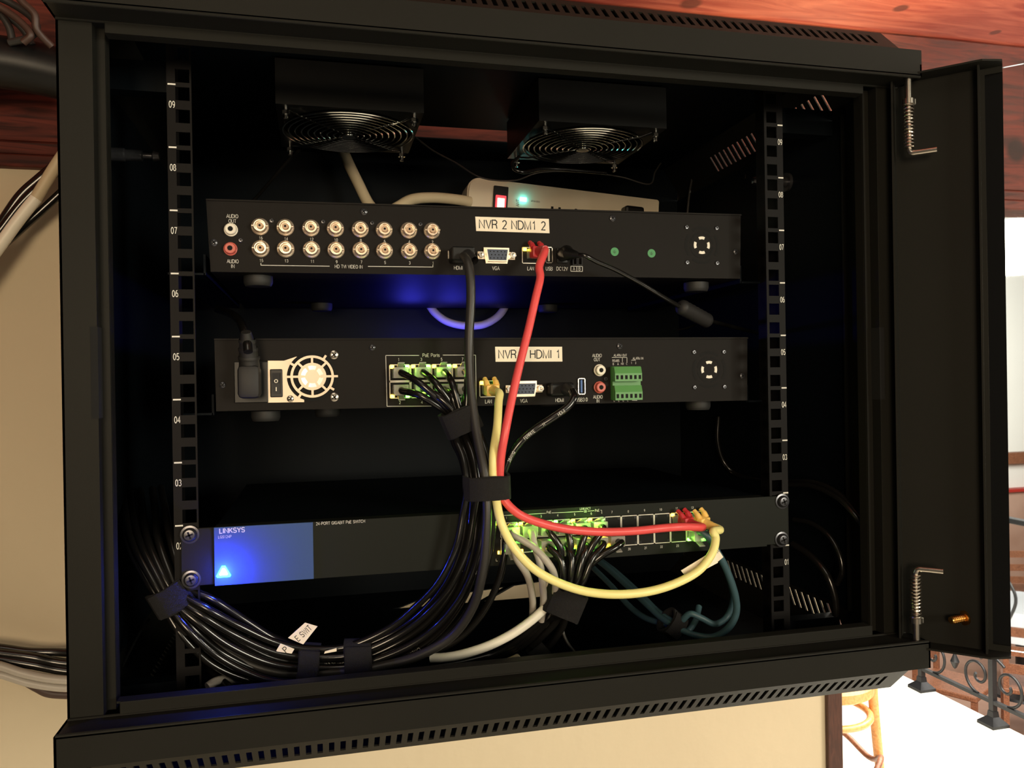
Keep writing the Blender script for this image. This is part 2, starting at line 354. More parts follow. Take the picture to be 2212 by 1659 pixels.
# ================================================================== THE SETTING
FLOOR = -1600
def struct(name, b, mt, label=None): return ob(name, b, M[mt], kind='structure', label=label)
WY = 352
struct('wall_back', B().box(-1400, 520, WY, WY+120, FLOOR, 560), 'wall')
struct('trim_1', B().box(520, 543, WY-6, WY+128, FLOOR, 338, 1.5), 'darkwood')
struct('floor', B().box(-1400, 3050, -3200, 7000, FLOOR-40, FLOOR), 'floor')
struct('floor_patio', B().box(3050, 9000, -3200, 9000, FLOOR-940, FLOOR-900), 'patio')
struct('wall_far', B().box(2600, 9000, 7000, 7100, FLOOR-900, 2400), 'farwall')
struct('ceiling', B().box(-1400, 4200, -260, WY+40, 572, 640), 'ceil')
b = B(); b.box(-1400, 4200, 343, WY+34, 362, 572, 3); struct('beam', b, 'redbeam')
bpy.data.objects['beam'].name = 'trim_2'
b = B(); b.box(-1400, 4200, 340.5, WY+40, 334, 348, 2); b.box(-1400, 4200, 342, WY+40, 348, 362, 2)
struct('trim_3', b, 'redbeam')
b = B()
for k in range(5): b.box(3000, 9000, 6960, 7000, -1250+0*k, -1215) if k == 0 else None
# far shelving/sill band on the far wall seen through the door glass
struct('trim_4', B().box(4600, 8600, 6900, 7000, -930, -800, 4), 'chairwood')
struct('trim_6', B().box(4400, 8800, 6930, 7000, FLOOR-900, -1250), 'patio')
struct('trim_5', B().box(4600, 8600, 6880, 7000, -1250, -1215, 4), 'redtrim')

# ------------------------------------------------------------------ wrought iron railing
rx0, rx1 = 2985, 3010
rail = thing('iron_railing', 'black wrought-iron railing with scrolls standing on the pale floor behind the cabinet', 'railing', (rx0, 2600, FLOOR))
posts = [(3005, 1680), (3010, 2130), (3031, 2599), (2985, 3069), (2970, 3540)]
def railx(y): return 3005
for x, y in posts:
    b = B(); b.box(railx(y)-13, railx(y)+13, y-13, y+13, FLOOR+60, -590)
    pst = ob('post', b, M['iron'], rail)
    b = B(); b.lathe((railx(y), y, FLOOR), (0, 0, 1), [(0, 0), (68, 0), (68, 14), (26, 44), (22, 70), (0, 70)], 4)
    bb = b
    ob('base_plate', bb, M['iron'], pst)
b = B(); b.box(railx(0)-12, railx(0)+12, 1500, 3900, FLOOR+105, FLOOR+122); ob('bottom_rail', b, M['iron'], rail)
b = B(); b.box(railx(0)-22, railx(0)+22, 1500, 3900, -600, -575, 4); ob('top_rail', b, M['iron'], rail)
def scroll(y, z, sgn, R):
    pts = []
    for i in range(46):
        a = i/45*math.pi*2.6; r = R*(1-i/52)
        pts.append((railx(0), y+sgn*(R*.2+r*math.sin(a)), z+R-r*math.cos(a)))
    return pts
for i, (x, y) in enumerate(posts[:-1]):
    y2 = posts[i+1][1]; mid = (y+y2)/2
    for sg, yy in ((1, y+70), (-1, y2-70)):
        b = B(); b.tube(scroll(yy, FLOOR+122, sg, 92), 7, 8); ob('scroll', b, M['iron'], rail, True)
        b = B(); b.tube(spline([(railx(0), yy, FLOOR+122+180), (railx(0), yy-sg*60, FLOOR+360), (railx(0), yy+sg*20, FLOOR+520), (railx(0), yy+sg*70, FLOOR+650), (railx(0), yy, FLOOR+760)], 6), 7, 8); ob('scroll', b, M['iron'], rail, True)
    b = B(); b.tube([(railx(0), mid, FLOOR+260), (railx(0), mid, -590)], 7, 8)
    b.lathe((railx(0), mid, FLOOR+190), (0, 0, 1), [(0, 0), (10, 10), (22, 40), (8, 75), (7, 80)], 10); ob('spindle', b, M['iron'], rail, True)

# ------------------------------------------------------------------ bentwood stool past the end of the wall
stc = atZ(1790, 1560, -1000); sx, sy = stc.x-20, stc.y
stool = thing('bentwood_stool', 'honey-coloured bentwood stool on the pale floor just past the end of the beige wall', 'stool', (sx, sy, FLOOR))
def zat(py, X, Y):   # height of a picture row at a ground position
    lo, hi = -3000, 600
    for _ in range(40):
        mid = (lo+hi)/2; d = Vector((X, Y, mid))-CAM; v = 829.5-FPX*(d.dot(UPV))/d.dot(FW)
        if v > py: lo = mid
        else: hi = mid
    return mid
sz = zat(1478, sx, sy); rr = 150
b = B(); b.lathe((sx, sy, sz-14), (0, 0, 1), [(0, 0), (rr-14, 0), (rr, 8), (rr, 34), (rr-8, 44), (rr-40, 40), (0, 36)], 48); ob('seat', b, M['bent'], stool, True)
hz = zat(1535, sx, sy)
b = B(); b.tube([(sx+(rr-12)*math.cos(a), sy+(rr-12)*math.sin(a), hz) for a in [i/40*2*math.pi for i in range(41)]], 11, 10, False); ob('hoop', b, M['bent'], stool, True)
for a in (-14, 76, 150, 205):
    ca, sa = math.cos(math.radians(a)), math.sin(math.radians(a))
    b = B(); b.tube(spline([(sx+(rr+8)*ca, sy+(rr+8)*sa, sz+30), (sx+(rr+12)*ca, sy+(rr+12)*sa, hz), (sx+(rr+42)*ca, sy+(rr+42)*sa, (hz+FLOOR)/2), (sx+(rr+95)*ca, sy+(rr+95)*sa, FLOOR)], 6), [15]*10+[13]*9, 12)
    ob('leg', b, M['bent'], stool, True)
hz2 = zat(1632, sx, sy)
b = B(); b.tube([(sx+(rr+16)*math.cos(a), sy+(rr+16)*math.sin(a), hz2-26*math.cos(4*a)) for a in [i/60*2*math.pi for i in range(61)]], 9, 10, False); ob('foot_ring', b, M['chairwood'], stool, True)

# ------------------------------------------------------------------ patio furniture seen past the railing
def patio_table(x, y, lab):
    z = FLOOR-900
    t = thing('patio_table', lab, 'table', (x, y, z))
    ob('tablecloth', B().lathe((x, y, z+520), (0, 0, 1), [(430, 0), (400, 180), (380, 226), (0, 230)], 24), M['cloth'], t, True)
    ob('pedestal', B().lathe((x, y, z), (0, 0, 1), [(0, 0), (240, 0), (230, 20), (45, 50), (40, 740), (0, 740)], 16), M['iron'], t, True)
def patio_chair(x, y, rot, lab):
    z = FLOOR-900; c, s_ = math.cos(rot), math.sin(rot)
    t = thing('patio_chair', lab, 'chair', (x, y, z), 'wooden chairs on the patio beyond the railing')
    def w(u, v, h): return (x+u*c-v*s_, y+u*s_+v*c, z+h)
    U, V, W = (c, s_, 0), (-s_, c, 0), (0, 0, 1)
    ob('seat', B().obox(w(0, 0, 450), U, V, W, 210, 205, 18, 8), M['chairwood'], t)
    for u in (-190, 190):
        for v in (-185, 185):
            ob('leg', B().obox(w(u, v, 216 if v < 0 else 450), U, V, W, 17, 17, 216 if v < 0 else 450), M['chairwood'], t)
    b = B()
    for h in (600, 720, 850): b.obox(w(0, 185, h), U, V, W, 190, 9, 32)
    ob('backrest', b, M['chairwood'], t)
ptl = [(*atZ(2205, 1305, -1770)[:2], 'white-clothed patio table seen through the lower part of the door glass')]
for p in ptl: patio_table(*p)
pch = [(*atZ(2062, 1478, -2050)[:2], .5, 'brown patio chair left of the iron railing post, under the open door'),
       (*atZ(2240, 1480, -2050)[:2], 2.4, 'brown patio chair standing right of the iron railing post, nearest in view'),
       (*atZ(2188, 1275, -2050)[:2], 2.8, 'brown patio chair behind the white table in the door glass')]
for p in pch: patio_chair(*p)

# ================================================================== THE WALL CABINET
XL, XR, YF, YB = -296.5, 308.5, -85, 338
ZT, ZB = 325.5, -106       # clear opening
cab = thing('network_cabinet', 'open black wall-mounted nine-unit network cabinet on the beige wall', 'cabinet', (0, 100, -146))
CH = 20
def slotstrip(b, o, U, V, N, L, Wd, slots, v0, v1, th=1.2):
    """sheet with real slot openings: o corner, U length axis, V across, N thickness"""
    o, U, V, N = Vector(o), Vector(U), Vector(V), Vector(N)
    def seg(u0, u1, a, c): b.obox(o+U*(u0+u1)/2+V*(a+c)/2+N*th/2, U, V, N, (u1-u0)/2, (c-a)/2, th/2)
    us = [0]+[x for s_ in slots for x in s_]+[L]
    seg(0, L, 0, v0); seg(0, L, v1, Wd)
    for i in range(0, len(us), 2):
        if us[i+1] > us[i]: seg(us[i], us[i+1], v0, v1)
def cap(top):
    b = B(); sgn = 1 if top else -1
    z0 = ZT if top else ZB; zc = z0+sgn*20; z1 = zc+sgn*CH
    def bx(x0, x1, y0, y1, za, zb): b.box(x0, x1, y0, y1, min(za, zb), max(za, zb))
    bx(XL, XR, YF, YF+1.5, z0, zc)                          # front face
    bx(XL, XL+1.5, YF, YB, z0, zc)
    if top: bx(XR-1.5, XR, YF, YB, z0, z0+9); b.poly([(XR, YF, z0+9), (XR, YF, zc), (XR, YF+CH, z0+9), (XR-CH*.4, YF+CH, zc+3)], [(0, 1, 3, 2)])
    else:                                                   # slanted slots through the lower right skirt
        bx(XR-1.5, XR, YF, YB, z0, -109.5); bx(XR-1.5, XR, YF, YB, -126, zc)
        ys = [18+10.2*i for i in range(20)]
        eds = [(YF, ys[0])]+[(a+3.4, c) for a, c in zip(ys, ys[1:])]+[(ys[-1]+3.4, YB)]
        for i, (a, c) in enumerate(eds):
            sl_ = 10; a0 = a if i == 0 else a+sl_; c0 = c if i == len(eds)-1 else c+sl_
            b.prism([(a0, -109.5), (c0, -109.5), (c, -126), (a, -126)], lambda y, z: (XR-1.5, y, z), lambda y, z: (XR, y, z))
    bx(XL, XR, YF, -60, z0, z0+sgn*1.4)                     # return ledge
    q = math.sqrt(.5)
    # front chamfer with slots
    pitch = 7.2; n = 75; st = (XR-XL-2*CH-(n-1)*pitch)/2
    sl = [(st+i*pitch-1.7, st+i*pitch+1.7) for i in range(n)]
    W_ = CH*math.sqrt(2)
    slotstrip(b, (XL+CH, YF, zc), (1, 0, 0), (0, q, sgn*q), (0, q, -sgn*q), XR-XL-2*CH, W_, sl, 6, 21)
    # side chamfers with slots
    nn = 22; sl2 = [(88+i*9.8-1.5, 88+i*9.8+1.5) for i in range(nn)]
    for s_, X in ((1, XR), (-1, XL)):
        if top and s_ > 0:
            k = math.hypot(CH, 31); slotstrip(b, (X, YF+CH, z0+9), (0, 1, 0), (-CH/k, 0, 31/k), (-31/k, 0, -CH/k), YB-YF-CH, k, sl2, 1.5, 20)
        else: slotstrip(b, (X, YF+CH, zc), (0, 1, 0), (-s_*q, 0, sgn*q), (-s_*q, 0, -sgn*q), YB-YF-CH, W_, sl2 if (s_ < 0 and not top) else [], *((7, 21) if s_ > 0 else (20, 23.5)))
        b.poly([(X, YF+CH, zc), (X-s_*CH, YF+CH, z1), (X-s_*CH, YF, zc), (X-s_*CH, YF+CH, z1-sgn*1.2)], [(0, 1, 2)])
        b.poly([(X, YF+CH, zc), (X, YF, zc), (X-s_*CH, YF, zc), (X-s_*CH, YF+CH, z1)], [(0, 1, 2), (0, 2, 3)])
    for yy, zz in ((YF+1.1, z0), (-60.8, z0+sgn*(0.2 if top else 0.2))): b.tube([(XL+1, yy, zz), (XR-1, yy, zz)], 1.25, 10)
    # flat sheet with a rear cable opening
    za, zb = z1-sgn*1.2, z1
    if top: hx0, hx1, hy0, hy1 = -60, 100, 221, 262
    else: hx0, hx1, hy0, hy1 = -70, 152, 264, 334
    ob('top_cap' if top else 'bottom_cap', b, M['case'], cab); b = B()
    bx(XL+CH, hx0, YF+CH, YB, za, zb); bx(hx1, XR-CH, YF+CH, YB, za, zb)
    bx(hx0, hx1, YF+CH, hy0, za, zb); bx(hx0, hx1, hy1, YB, za, zb)
    if not top: b.prism([(-70, 264), (-62, 267), (-36, 294), (118, 333), (152, 333.5), (152, 334), (-70, 334)], lambda x, y: (x, y, za), lambda x, y: (x, y, zb)); b.obox((55, 298, za-1), (.62, .78, 0), (-.78, .62, 0), (0, 0, 1), 40, 3, 1)
    ob('top_sheet' if top else 'floor_sheet', b, M['inner'], cab)
    # inner stiffening lip
    b = B()
    if top: b.box(-268, 275, -61.5, -60, 318.5, 326, .4)
    else: b.box(-266, 276, -61.5, -60, -105.5, -97.8, .4)
    b.box(-268, 275, -60, -52, (318.5 if top else -99.2), (319.7 if top else -97.8)) 
    ob('stiffening_lip', b, M['case'], cab)
cap(True); cap(False)
# dark interior lining of the sheets is separate steel
for X, nm in ((XL, 'l'), (XR, 'r')):
    s_ = 1 if X < 0 else -1
    b = B()                                                  # front post: face, outer side, stepped returns
    def bx(xa, xb, *r): b.box(min(xa, xb), max(xa, xb), *r)
    bx(X+s_*.6, X+s_*21, -60, -58.6, ZB, ZT)
    bx(X+s_*.6, X+s_*2, -60, 4, ZB, ZT)
    bx(X+s_*19.6, X+s_*21, -58.6, -50, ZB, ZT)
    bx(X+s_*21, X+s_*26, -50.5, -49.2, ZB, ZT)
    bx(X+s_*25, X+s_*26.2, -49.2, -40, ZB, ZT)
    bx(X+s_*2, X+s_*6.5, 2, 4, ZB, ZT)
    p = ob('front_post', b, M['case'], cab)
    ob('latch_slot', B().box(min(X+s_*17.2, X+s_*21.4), max(X+s_*17.2, X+s_*21.4), -60.4, -50, 79, 136), M['hole'], p)
    ob('side_panel', B().box(min(X+s_*1, X+s_*3), max(X+s_*1, X+s_*3), 4, YB-1, ZB+.5, ZT-.5), M['inner'], cab)
ob('back_panel', B().box(XL+2, XR-2, YB-2, YB, -145, 364), M['inner'], cab)
# ---- mounting rails
for sd in (-1, 1):
    cx = sd*232.55; x0, x1 = (-243, -226.6) if sd < 0 else (225.6, 243)
    b = B(); z = 355
    cs = [311.15-44.45*u-o for u in range(-1, 11) for o in (6.35, 22.25, 38.1)]
    cs = [c for c in cs if -135 < c < 345]
    b.box(x0, cx-4.75, 0, 1.6, -145, 355); b.box(cx+4.75, x1, 0, 1.6, -145, 355)
    edge = 355
    for c in cs:
        b.box(cx-4.75, cx+4.75, 0, 1.6, c+4.75, edge); edge = c-4.75
    b.box(cx-4.75, cx+4.75, 0, 1.6, -145, edge)
    if sd < 0: b.box(x0, x0+1.6, 1.6, 40, -145, 355)
    else: b.box(x1-1.6, x1, 1.6, 40, -145, 355)
    for i, u in enumerate(range(9, 0, -1)):
        zt = 311.15-44.45*i
        if sd < 0: xt = -242.2; b.box(xt, xt+5.2, -.15, 0.02, zt-.55, zt+.55, mi=1); b.text('%02d' % u, -239.5, -.02, zt-14.2, 4.4, sx=.72, mi=1)
        else: xt = 238.2; b.box(xt, xt+4.8, -.15, 0.02, zt-.55, zt+.55, mi=1); b.text('%02d' % u, 240.4, -.02, zt-14.2, 4.4, sx=.72, mi=1)
    ob('mounting_rail', b, None, cab, mats=[M['rail'], M['printhi']])
    # cross bars fixing the rail to the cabinet side
    for z0 in (312, -138):
        ob('rail_bracket', B().box(min(cx+sd*9, (XR-3 if sd > 0 else XL+3)), max(cx+sd*9, (XR-3 if sd > 0 else XL+3)), 20, 34, z0, z0+22), M['inner'], cab)
# ---- side panel spring latches
for (x0, xe, Y, z) in ((XL+3, 1, 40, 270.5), (XR-3, -1, 90, 288)):
    b = B(); b.lathe((x0, Y, z), (xe, 0, 0), [(0, 0), (9, 0), (9, 3), (5, 3), (5, 14), (4.2, 15), (4.2, 26), (2.4, 27), (2.4, 33), (4, 34), (3, 38), (0, 39)], 18)
    ob('panel_latch', b, M['screw'], cab, True)
# ---- door: opened wide, hinged on the right edge
H = Vector((303, -76, 0)); DD = Vector((.695, -.719, 0)).normalized(); DN = Vector((DD.y, -DD.x, 0))   # DN: to the outer side
if DN.x < 0: DN = -DN
DW = 572; dz0, dz1 = -112, 329
def dq(u, n, z): v = H+DD*u+DN*n; return Vector((v.x, v.y, z))
def dbox(b, u0, u1, n0, n1, z0, z1, bev=0): b.obox(dq((u0+u1)/2, (n0+n1)/2, (z0+z1)/2), DD, DN, (0, 0, 1), (u1-u0)/2, (n1-n0)/2, (z1-z0)/2, bev); return b
b = B(); dbox(b, -11, 48, 12, 13.4, dz0+1, dz1-1); dbox(b, -11, -9.6, -5, 12, dz0, dz1); dbox(b, 46.6, 48, 2, 16, dz0, dz1)
dbox(b, 48, 51, 12.5, 14, dz0+2, dz1-2)
door = ob('door', b, M['case'], cab)
for nm, za, zb in (('top_rail', dz1-1.4, dz1), ('bottom_rail', dz0, dz0+1.4)):
    b = B(); b.prism([(-11, -5), (50, -5), (62.5, 4), (62.5, 16), (-11, 16)], lambda u, n: dq(u, n, za), lambda u, n: dq(u, n, zb)); dbox(b, -11, 62.5, 14.5, 16, (dz1-6 if za > 0 else dz0), (dz1 if za > 0 else dz0+6))
    ob(nm, b, M['case'], door)
b = B(); dbox(b, DW-50, DW, 12, 14, dz0, dz1); dbox(b, DW-1.4, DW, 0, 12, dz0, dz1); ob('closing_stile', b, M['case'], door)
ob('glass_pane', dbox(B(), 62.5, DW-62, 16.5, 20.5, dz0+2, dz1-2), M['glass'], door)
for ua, ub in ((47, 62.5), (DW-62, DW-40)): ob('glass_border', dbox(B(), ua, ub, 16.5, 20.5, dz0+2, dz1-2), M['glassborder'], door)
for sg in (1, -1):
    zt = dz1+2 if sg > 0 else dz0-2
    c = dq(1, -5, zt)
    b = B(); b.tube([c, c-Vector((0, 0, sg*22))], 2.6, 14)
    b.lathe(c-Vector((0, 0, sg*22)), (0, 0, -sg), [(0, 0), (4.6, 0), (4.6, 4), (2.4, 4), (2.4, 5)], 16)
    b.tube([c-Vector((0, 0, sg*22)), c-Vector((0, 0, sg*60))], 2.2, 12)
    e = c-Vector((0, 0, sg*60)); arm = spline([e, e-Vector((0, 0, sg*3))+DD*1.5, e-Vector((0, 0, sg*3.4))+DD*6, e-Vector((0, 0, sg*3.4))+DD*19], 6)
    b.tube(arm, 2.2, 12)
    hp = ob('hinge_pin', b, M['nickel'], door, True)
    sp = [c-Vector((0, 0, sg*(25+34*i/180)))+Vector((3.6*math.cos(i/180*2*math.pi*13), 3.6*math.sin(i/180*2*math.pi*13), 0)) for i in range(181)]
    ob('spring', B().tube(sp, .75, 8), M['nickel'], hp, True)
    ob('clip', B().box(c.x-1, c.x+5, c.y-3, c.y+2, c.z-sg*24-2.5, c.z-sg*24+2.5, .8), M['nickel'], hp)
st = dq(33, 12, -88)
b = B(); b.lathe(st, -DN-DD*1.0+Vector((0, 0, -.12)), [(0, 0), (5.5, 0), (5.5, 2), (3.1, 2.2)]+[(3.1-.35*(i % 2), 3+i*.8) for i in range(12)]+[(2.6, 13), (0, 13.2)], 18); ob('earth_stud', b, M['brass'], door, True)
# ================================================================== DEVICES
def screwhead(b, X, Y, Z, r=2.6, mi=0):
    b.lathe((X, Y, Z), (0, -1, 0), [(r, 0), (r, .7), (r*.75, 1.2), (0, 1.35)], 18, mi)
    for a in (35, 125):
        a = math.radians(a); b.obox((X, Y-1.36, Z), (math.cos(a), 0, math.sin(a)), (0, 1, 0), (-math.sin(a), 0, math.cos(a)), r*.62, .06, r*.14, mi=mi+1)
def screw(parent, X, Y, Z, r=2.6, mt='screw', name='screw'):
    b = B(); screwhead(b, X, Y, Z, r); return ob(name, b, None, parent, True, mats=[M[mt], M['hole']])
def fan_grille(parent, px, py, Y, R):
    c = at(px, py, Y); b = B(); k = R/16.2
    for r0, r1, gap, off in ((13.6, 16.2, 20, 0), (9.6, 11.6, 16, 45)):
        for q in range(4):
            b.arc((c.x, c.z), r0*k, r1*k, off+q*90+gap/2+45, off+q*90+135-gap/2, Y-.12, Y+.05)
    g = ob('fan_grille', b, M['hole'], parent)
    for q in range(4):
        ob('bright_slot', B().arc((c.x, c.z), 5.2*k, 7.6*k, q*90-24, q*90+24, Y-.14, Y+.05), M['rca_w'], g)
    for sx in (-1, 1):
        for sz_ in (-1, 1): screw(g, c.x+sx*14.2*k, Y, c.z+sz_*15.2*k, 2.0)
def rj45(parent, X, Y, Z, w, h, flip=False, leds=(None, None), filled=False):
    """one socket with its shield, opening at (X,Z) centre; flip: latch side down"""
    b = B(); t = .62
    b.box(X-w/2, X-w/2+t, Y-.5, Y+4, Z-h/2, Z+h/2); b.box(X+w/2-t, X+w/2, Y-.5, Y+4, Z-h/2, Z+h/2)
    b.box(X-w/2, X+w/2, Y-.5, Y+4, Z+h/2-t, Z+h/2); b.box(X-w/2, X+w/2, Y-.5, Y+4, Z-h/2, Z-h/2+t)
    b.box(X-w/2+t, X+w/2-t, Y-.1, Y+.3, Z-h/2+t, Z+h/2-t, mi=1)
    q = -1 if flip else 1
    for sx in (-1, 1): b.box(X+sx*w*.38-1.2, X+sx*w*.38+1.2, Y-.3, Y, *sorted((Z+q*h*.26, Z+q*h*.46)), mi=2)
    for i in range(8): b.box(X-3.6+i*1.02, X-3.2+i*1.02, Y-.25, Y, *sorted((Z-q*h*.34, Z-q*h*.12)), mi=3)
    p = ob('ethernet_port', b, None, parent, mats=[M['tin'], M['hole'], M['black'], M['hole']])
    for sx, l in zip((-1, 1), leds):
        if l: ob('status_light', B().box(X+sx*w*.36-1.5, X+sx*w*.36+1.5, Y-1.3, Y-.4, *sorted((Z+q*h*.26, Z+q*h*.45)), .3), M[l], p)
    return p
def rca(parent, px, py, Y, mt):
    c = at(px, py, Y); ob('audio_socket', B().lathe((c.x, Y, c.z), (0, -1, 0), [(5.0, 0), (5.0, .8), (4.2, 1), (4.1, 4.5), (3.6, 5), (1.9, 5), (1.8, 3), (0, 3)], 24), None, parent, True, mats=[M[mt]])
    ob('socket_hole', B().cyl((c.x, Y-5.05, c.z), (0, 1, 0), 1.8, .1), M['hole'], parent)
def vga(parent, px, py, Y, hw=15.6):
    c = at(px, py, Y); X, Z = c.x, c.z; b = B()
    def D(w, h, y0, y1, mi): b.prism([(-w, h), (w, h), (w+0, h*.3), (w*.84, -h), (-w*.84, -h), (-w, h*.3)], lambda x, z: (X+x, y0, Z+z), lambda x, z: (X+x, y1, Z+z), mi)
    b.box(X-hw, X+hw, Y-1, Y, Z-3.2, Z+3.2, .4); D(10.6, 6.4, Y-1.2, Y, 0); D(9.4, 5.2, Y-5, Y-1, 0)
    v = ob('vga_socket', b, M['brassy'], parent)
    b = B(); b.prism([(-8.5, 4.3), (8.5, 4.3), (7.2, -4.3), (-7.2, -4.3)], lambda x, z: (X+x, Y-5.2, Z+z), lambda x, z: (X+x, Y-4.9, Z+z), 0)
    for r_ in range(3):
        for k in range(5): b.box(X-6+k*3+(1.0 if r_ == 1 else 0)-.45, X-6+k*3+(1.0 if r_ == 1 else 0)+.45, Y-5.3, Y-5.1, Z+2.6-r_*2.6-.45, Z+2.6-r_*2.6+.45, mi=1)
    ob('vga_insert', b, None, v, mats=[M['vga'], M['hole']])
    for s_ in (-1, 1): ob('hex_post', B().lathe((X+s_*(hw-2.6), Y-1, Z), (0, -1, 0), [(2.6, 0), (2.6, 4.5), (1.5, 4.5), (1.4, 2), (0, 2)], 6), M['nickel'], v)
def usb(parent, px, py, Y, w, h, tongue):
    c = at(px, py, Y); X, Z = c.x, c.z; b = B(); t = .7
    b.box(X-w/2, X-w/2+t, Y-1.6, Y, Z-h/2, Z+h/2); b.box(X+w/2-t, X+w/2, Y-1.6, Y, Z-h/2, Z+h/2)
    b.box(X-w/2, X+w/2, Y-1.6, Y, Z+h/2-t, Z+h/2); b.box(X-w/2, X+w/2, Y-1.6, Y, Z-h/2, Z-h/2+t); b.box(X-w/2+t, X+w/2-t, Y-.2, Y, Z-h/2+t, Z+h/2-t, mi=1)
    u = ob('usb_socket', b, None, parent, mats=[M['nickel'], M['hole']])
    ob('usb_tongue', B().box(X-.9, X+.6, Y-1.4, Y-.2, Z-h/2+1.6, Z+h/2-1.6), M[tongue], u)
def chassis(name, label, Y, tl, tr, br, bl, depth, folds=True):
    a, b_, c, d = at(*tl, Y), at(*tr, Y), at(*br, Y), at(*bl, Y)
    t = thing(name, label, 'video recorder', ((a.x+b_.x)/2, Y+depth/2, min(c.z, d.z)), 'network video recorders in the cabinet')
    return t, (a, b_, c, d)
def box4(b, q, y0, y1, inset=0, mi=0):
    a, b_, c, d = q; P = [(a.x+inset, a.z-inset), (b_.x-inset, b_.z-inset), (c.x-inset, c.z+inset), (d.x+inset, d.z+inset)]
    b.prism(P, lambda x, z: (x, y0, z), lambda x, z: (x, y1, z), mi)
def T(b, s_, px, py, Y, hpx, align='C', sx=1, mi=1):
    c = at(px, py, Y); z = (c-CAM).dot(FW); b.text(s_, c.x, Y-.02, c.z, hpx*z/FPX, align, sx, mi=mi, depth=.12)
def Lp(b, x0, y0, x1, y1, Y, w=.5, mi=1):
    p, q = at(x0, y0, Y), at(x1, y1, Y); d = (q-p).normalized()
    b.obox((p+q)/2+Vector((0, -.08, 0)), d, (0, 1, 0), d.cross(Vector((0, 1, 0))), (q-p).length/2, .08, w/2, mi=mi)
def feet(t, Y, spots, z):
    for x, y in spots: ob('rubber_foot', B().lathe((x, y, z), (0, 0, -1), [(0, 0), (11, 0), (11, 5), (10, 7.5), (9.4, 8), (0, 8)], 24), M['foot'], t, True)
def tapelabel(parent, pts, Y, txt, hpx):
    P = [at(*p, Y) for p in pts]; b = B()
    b.prism([(p.x, p.z) for p in P], lambda x, z: (x, Y-.25, z), lambda x, z: (x, Y+.05, z), 0)
    c = sum(P, Vector())/4; ang = math.atan2(P[1].z-P[0].z, P[1].x-P[0].x); zz = (c-CAM).dot(FW); h = hpx*zz/FPX
    w = (P[1]-P[0]).length*.90; g = glyphs(txt)[2]*h/.70
    b.text(txt, c.x, Y-.27, c.z, h, 'C', w/g, ang, .06, 1)
    ob('tape_label', b, None, parent, mats=[M['label'], M['ink']])
def brackets(t, xs, y0, y1, z):
    for s_, x in xs:
        b = B(); xa, xb = sorted((x, x+s_*26)); b.box(xa, xb, y0, y1, z-1.6, z); b.box(min(x, x+s_*0)-.8, x+.8, y0, y1, z-1.6, z+14)
        ob('support_angle', b, M['inner'], cab)
# ---------------------------------------------------------------- upper recorder
Y2 = 30
nvr, q = chassis('video_recorder', 'upper dark metal recorder with sixteen round video sockets and the tape label NVR 2', Y2, (445, 433), (1600, 466), (1599, 602), (455, 587), 290)
b = B(); box4(b, q, Y2, Y2+280)
for px, py, s_, h in ((502, 467, 'AUDIO', 7.6), (502, 477.5, 'OUT', 7.6), (503, 564.5, 'AUDIO', 7.6), (503, 575, 'IN', 7.6), (990, 578.5, 'HDMI', 7.5), (1071.5, 579.5, 'VGA', 7.5),
                      (1146.5, 580, 'LAN', 7.5), (1186.5, 580.3, 'USB', 7.5), (1214.5, 580.6, 'DC12V', 7.5), (1240, 580.5, 'A', 7), (1252, 580.6, 'B', 7), (753.5, 576, 'HD TVI VIDEO IN', 7)):
    T(b, s_, px, py, Y2, h, sx=.9)
for x0, y0, x1, y1 in ((563.5, 568, 563.5, 573), (563.5, 573, 712, 575), (795, 575.5, 935, 577), (935, 577, 935, 572), (1233, 575, 1258, 575.5), (1233, 586, 1258, 586.5), (1233, 575, 1233, 586), (1258, 575.5, 1258, 586.5), (1246, 575, 1246, 586)):
    Lp(b, x0, y0, x1, y1, Y2)
tops = [(512, 272), (724, 279), (938, 283), (1143, 288), (1351, 293), (1551, 300), (1757, 303), (1951, 307)]
bots = [(517, 457), (727, 460), (943, 464), (1148, 468), (1356, 470), (1554, 474), (1760, 477), (1954, 479)]
cv = lambda p: (p[0]/3.8807+430, p[1]/3.8807+420)
for i, p in enumerate(tops): x, y = cv(p); T(b, str(16-2*i), x+1.5, y+24, Y2, 6)
for i, p in enumerate(bots): x, y = cv(p); T(b, str(15-2*i), x+1.5, y+25, Y2, 6)
ob('housing', b, None, nvr, mats=[M['device'], M['print']])
b = B()
x0 = (q[0].x, q[1].x)
for za, zb, xa, xb in ((q[0].z-.2, q[1].z-.2, q[0].x, q[1].x),): b.prism([(xa, za), (xb, zb), (xb, zb+1.2), (xa, za+1.2)], lambda x, z: (x, Y2-1.5, z), lambda x, z: (x, Y2+280, z))
ob('cover_lip', b, M['device'], nvr)
for i, p in enumerate(tops+bots):
    x, y = cv(p); c = at(x, y, Y2)
    b = B(); b.lathe((c.x, Y2, c.z), (0, -1, 0), [(6.5, 0), (6.6, 1.0), (6.2, 1.8), (5.2, 2.4), (4.7, 6.2), (4.3, 6.8), (3.7, 6.8), (3.6, 3.5), (0, 3.5)], 28)
    for s_ in (-1, 1): b.cyl((c.x+s_*4.4, Y2-5, c.z), (s_, 0, 0), .9, 1.5, 10)
    p_ = ob('bnc_socket', b, M['brassy'], nvr, True)
    b = B(); b.lathe((c.x, Y2-3.5, c.z), (0, -1, 0), [(2.4, 0), (2.4, 3.2), (.9, 3.2), (.8, 2), (0, 2)], 16); ob('insulator', b, M['insul'], p_, True)
    ob('pin_hole', B().cyl((c.x, Y2-6.72, c.z), (0, 1, 0), .85, .1, 10), M['hole'], p_)
rca(nvr, 499, 496.5, Y2, 'rca_w'); rca(nvr, 498, 538, Y2, 'rca_r')
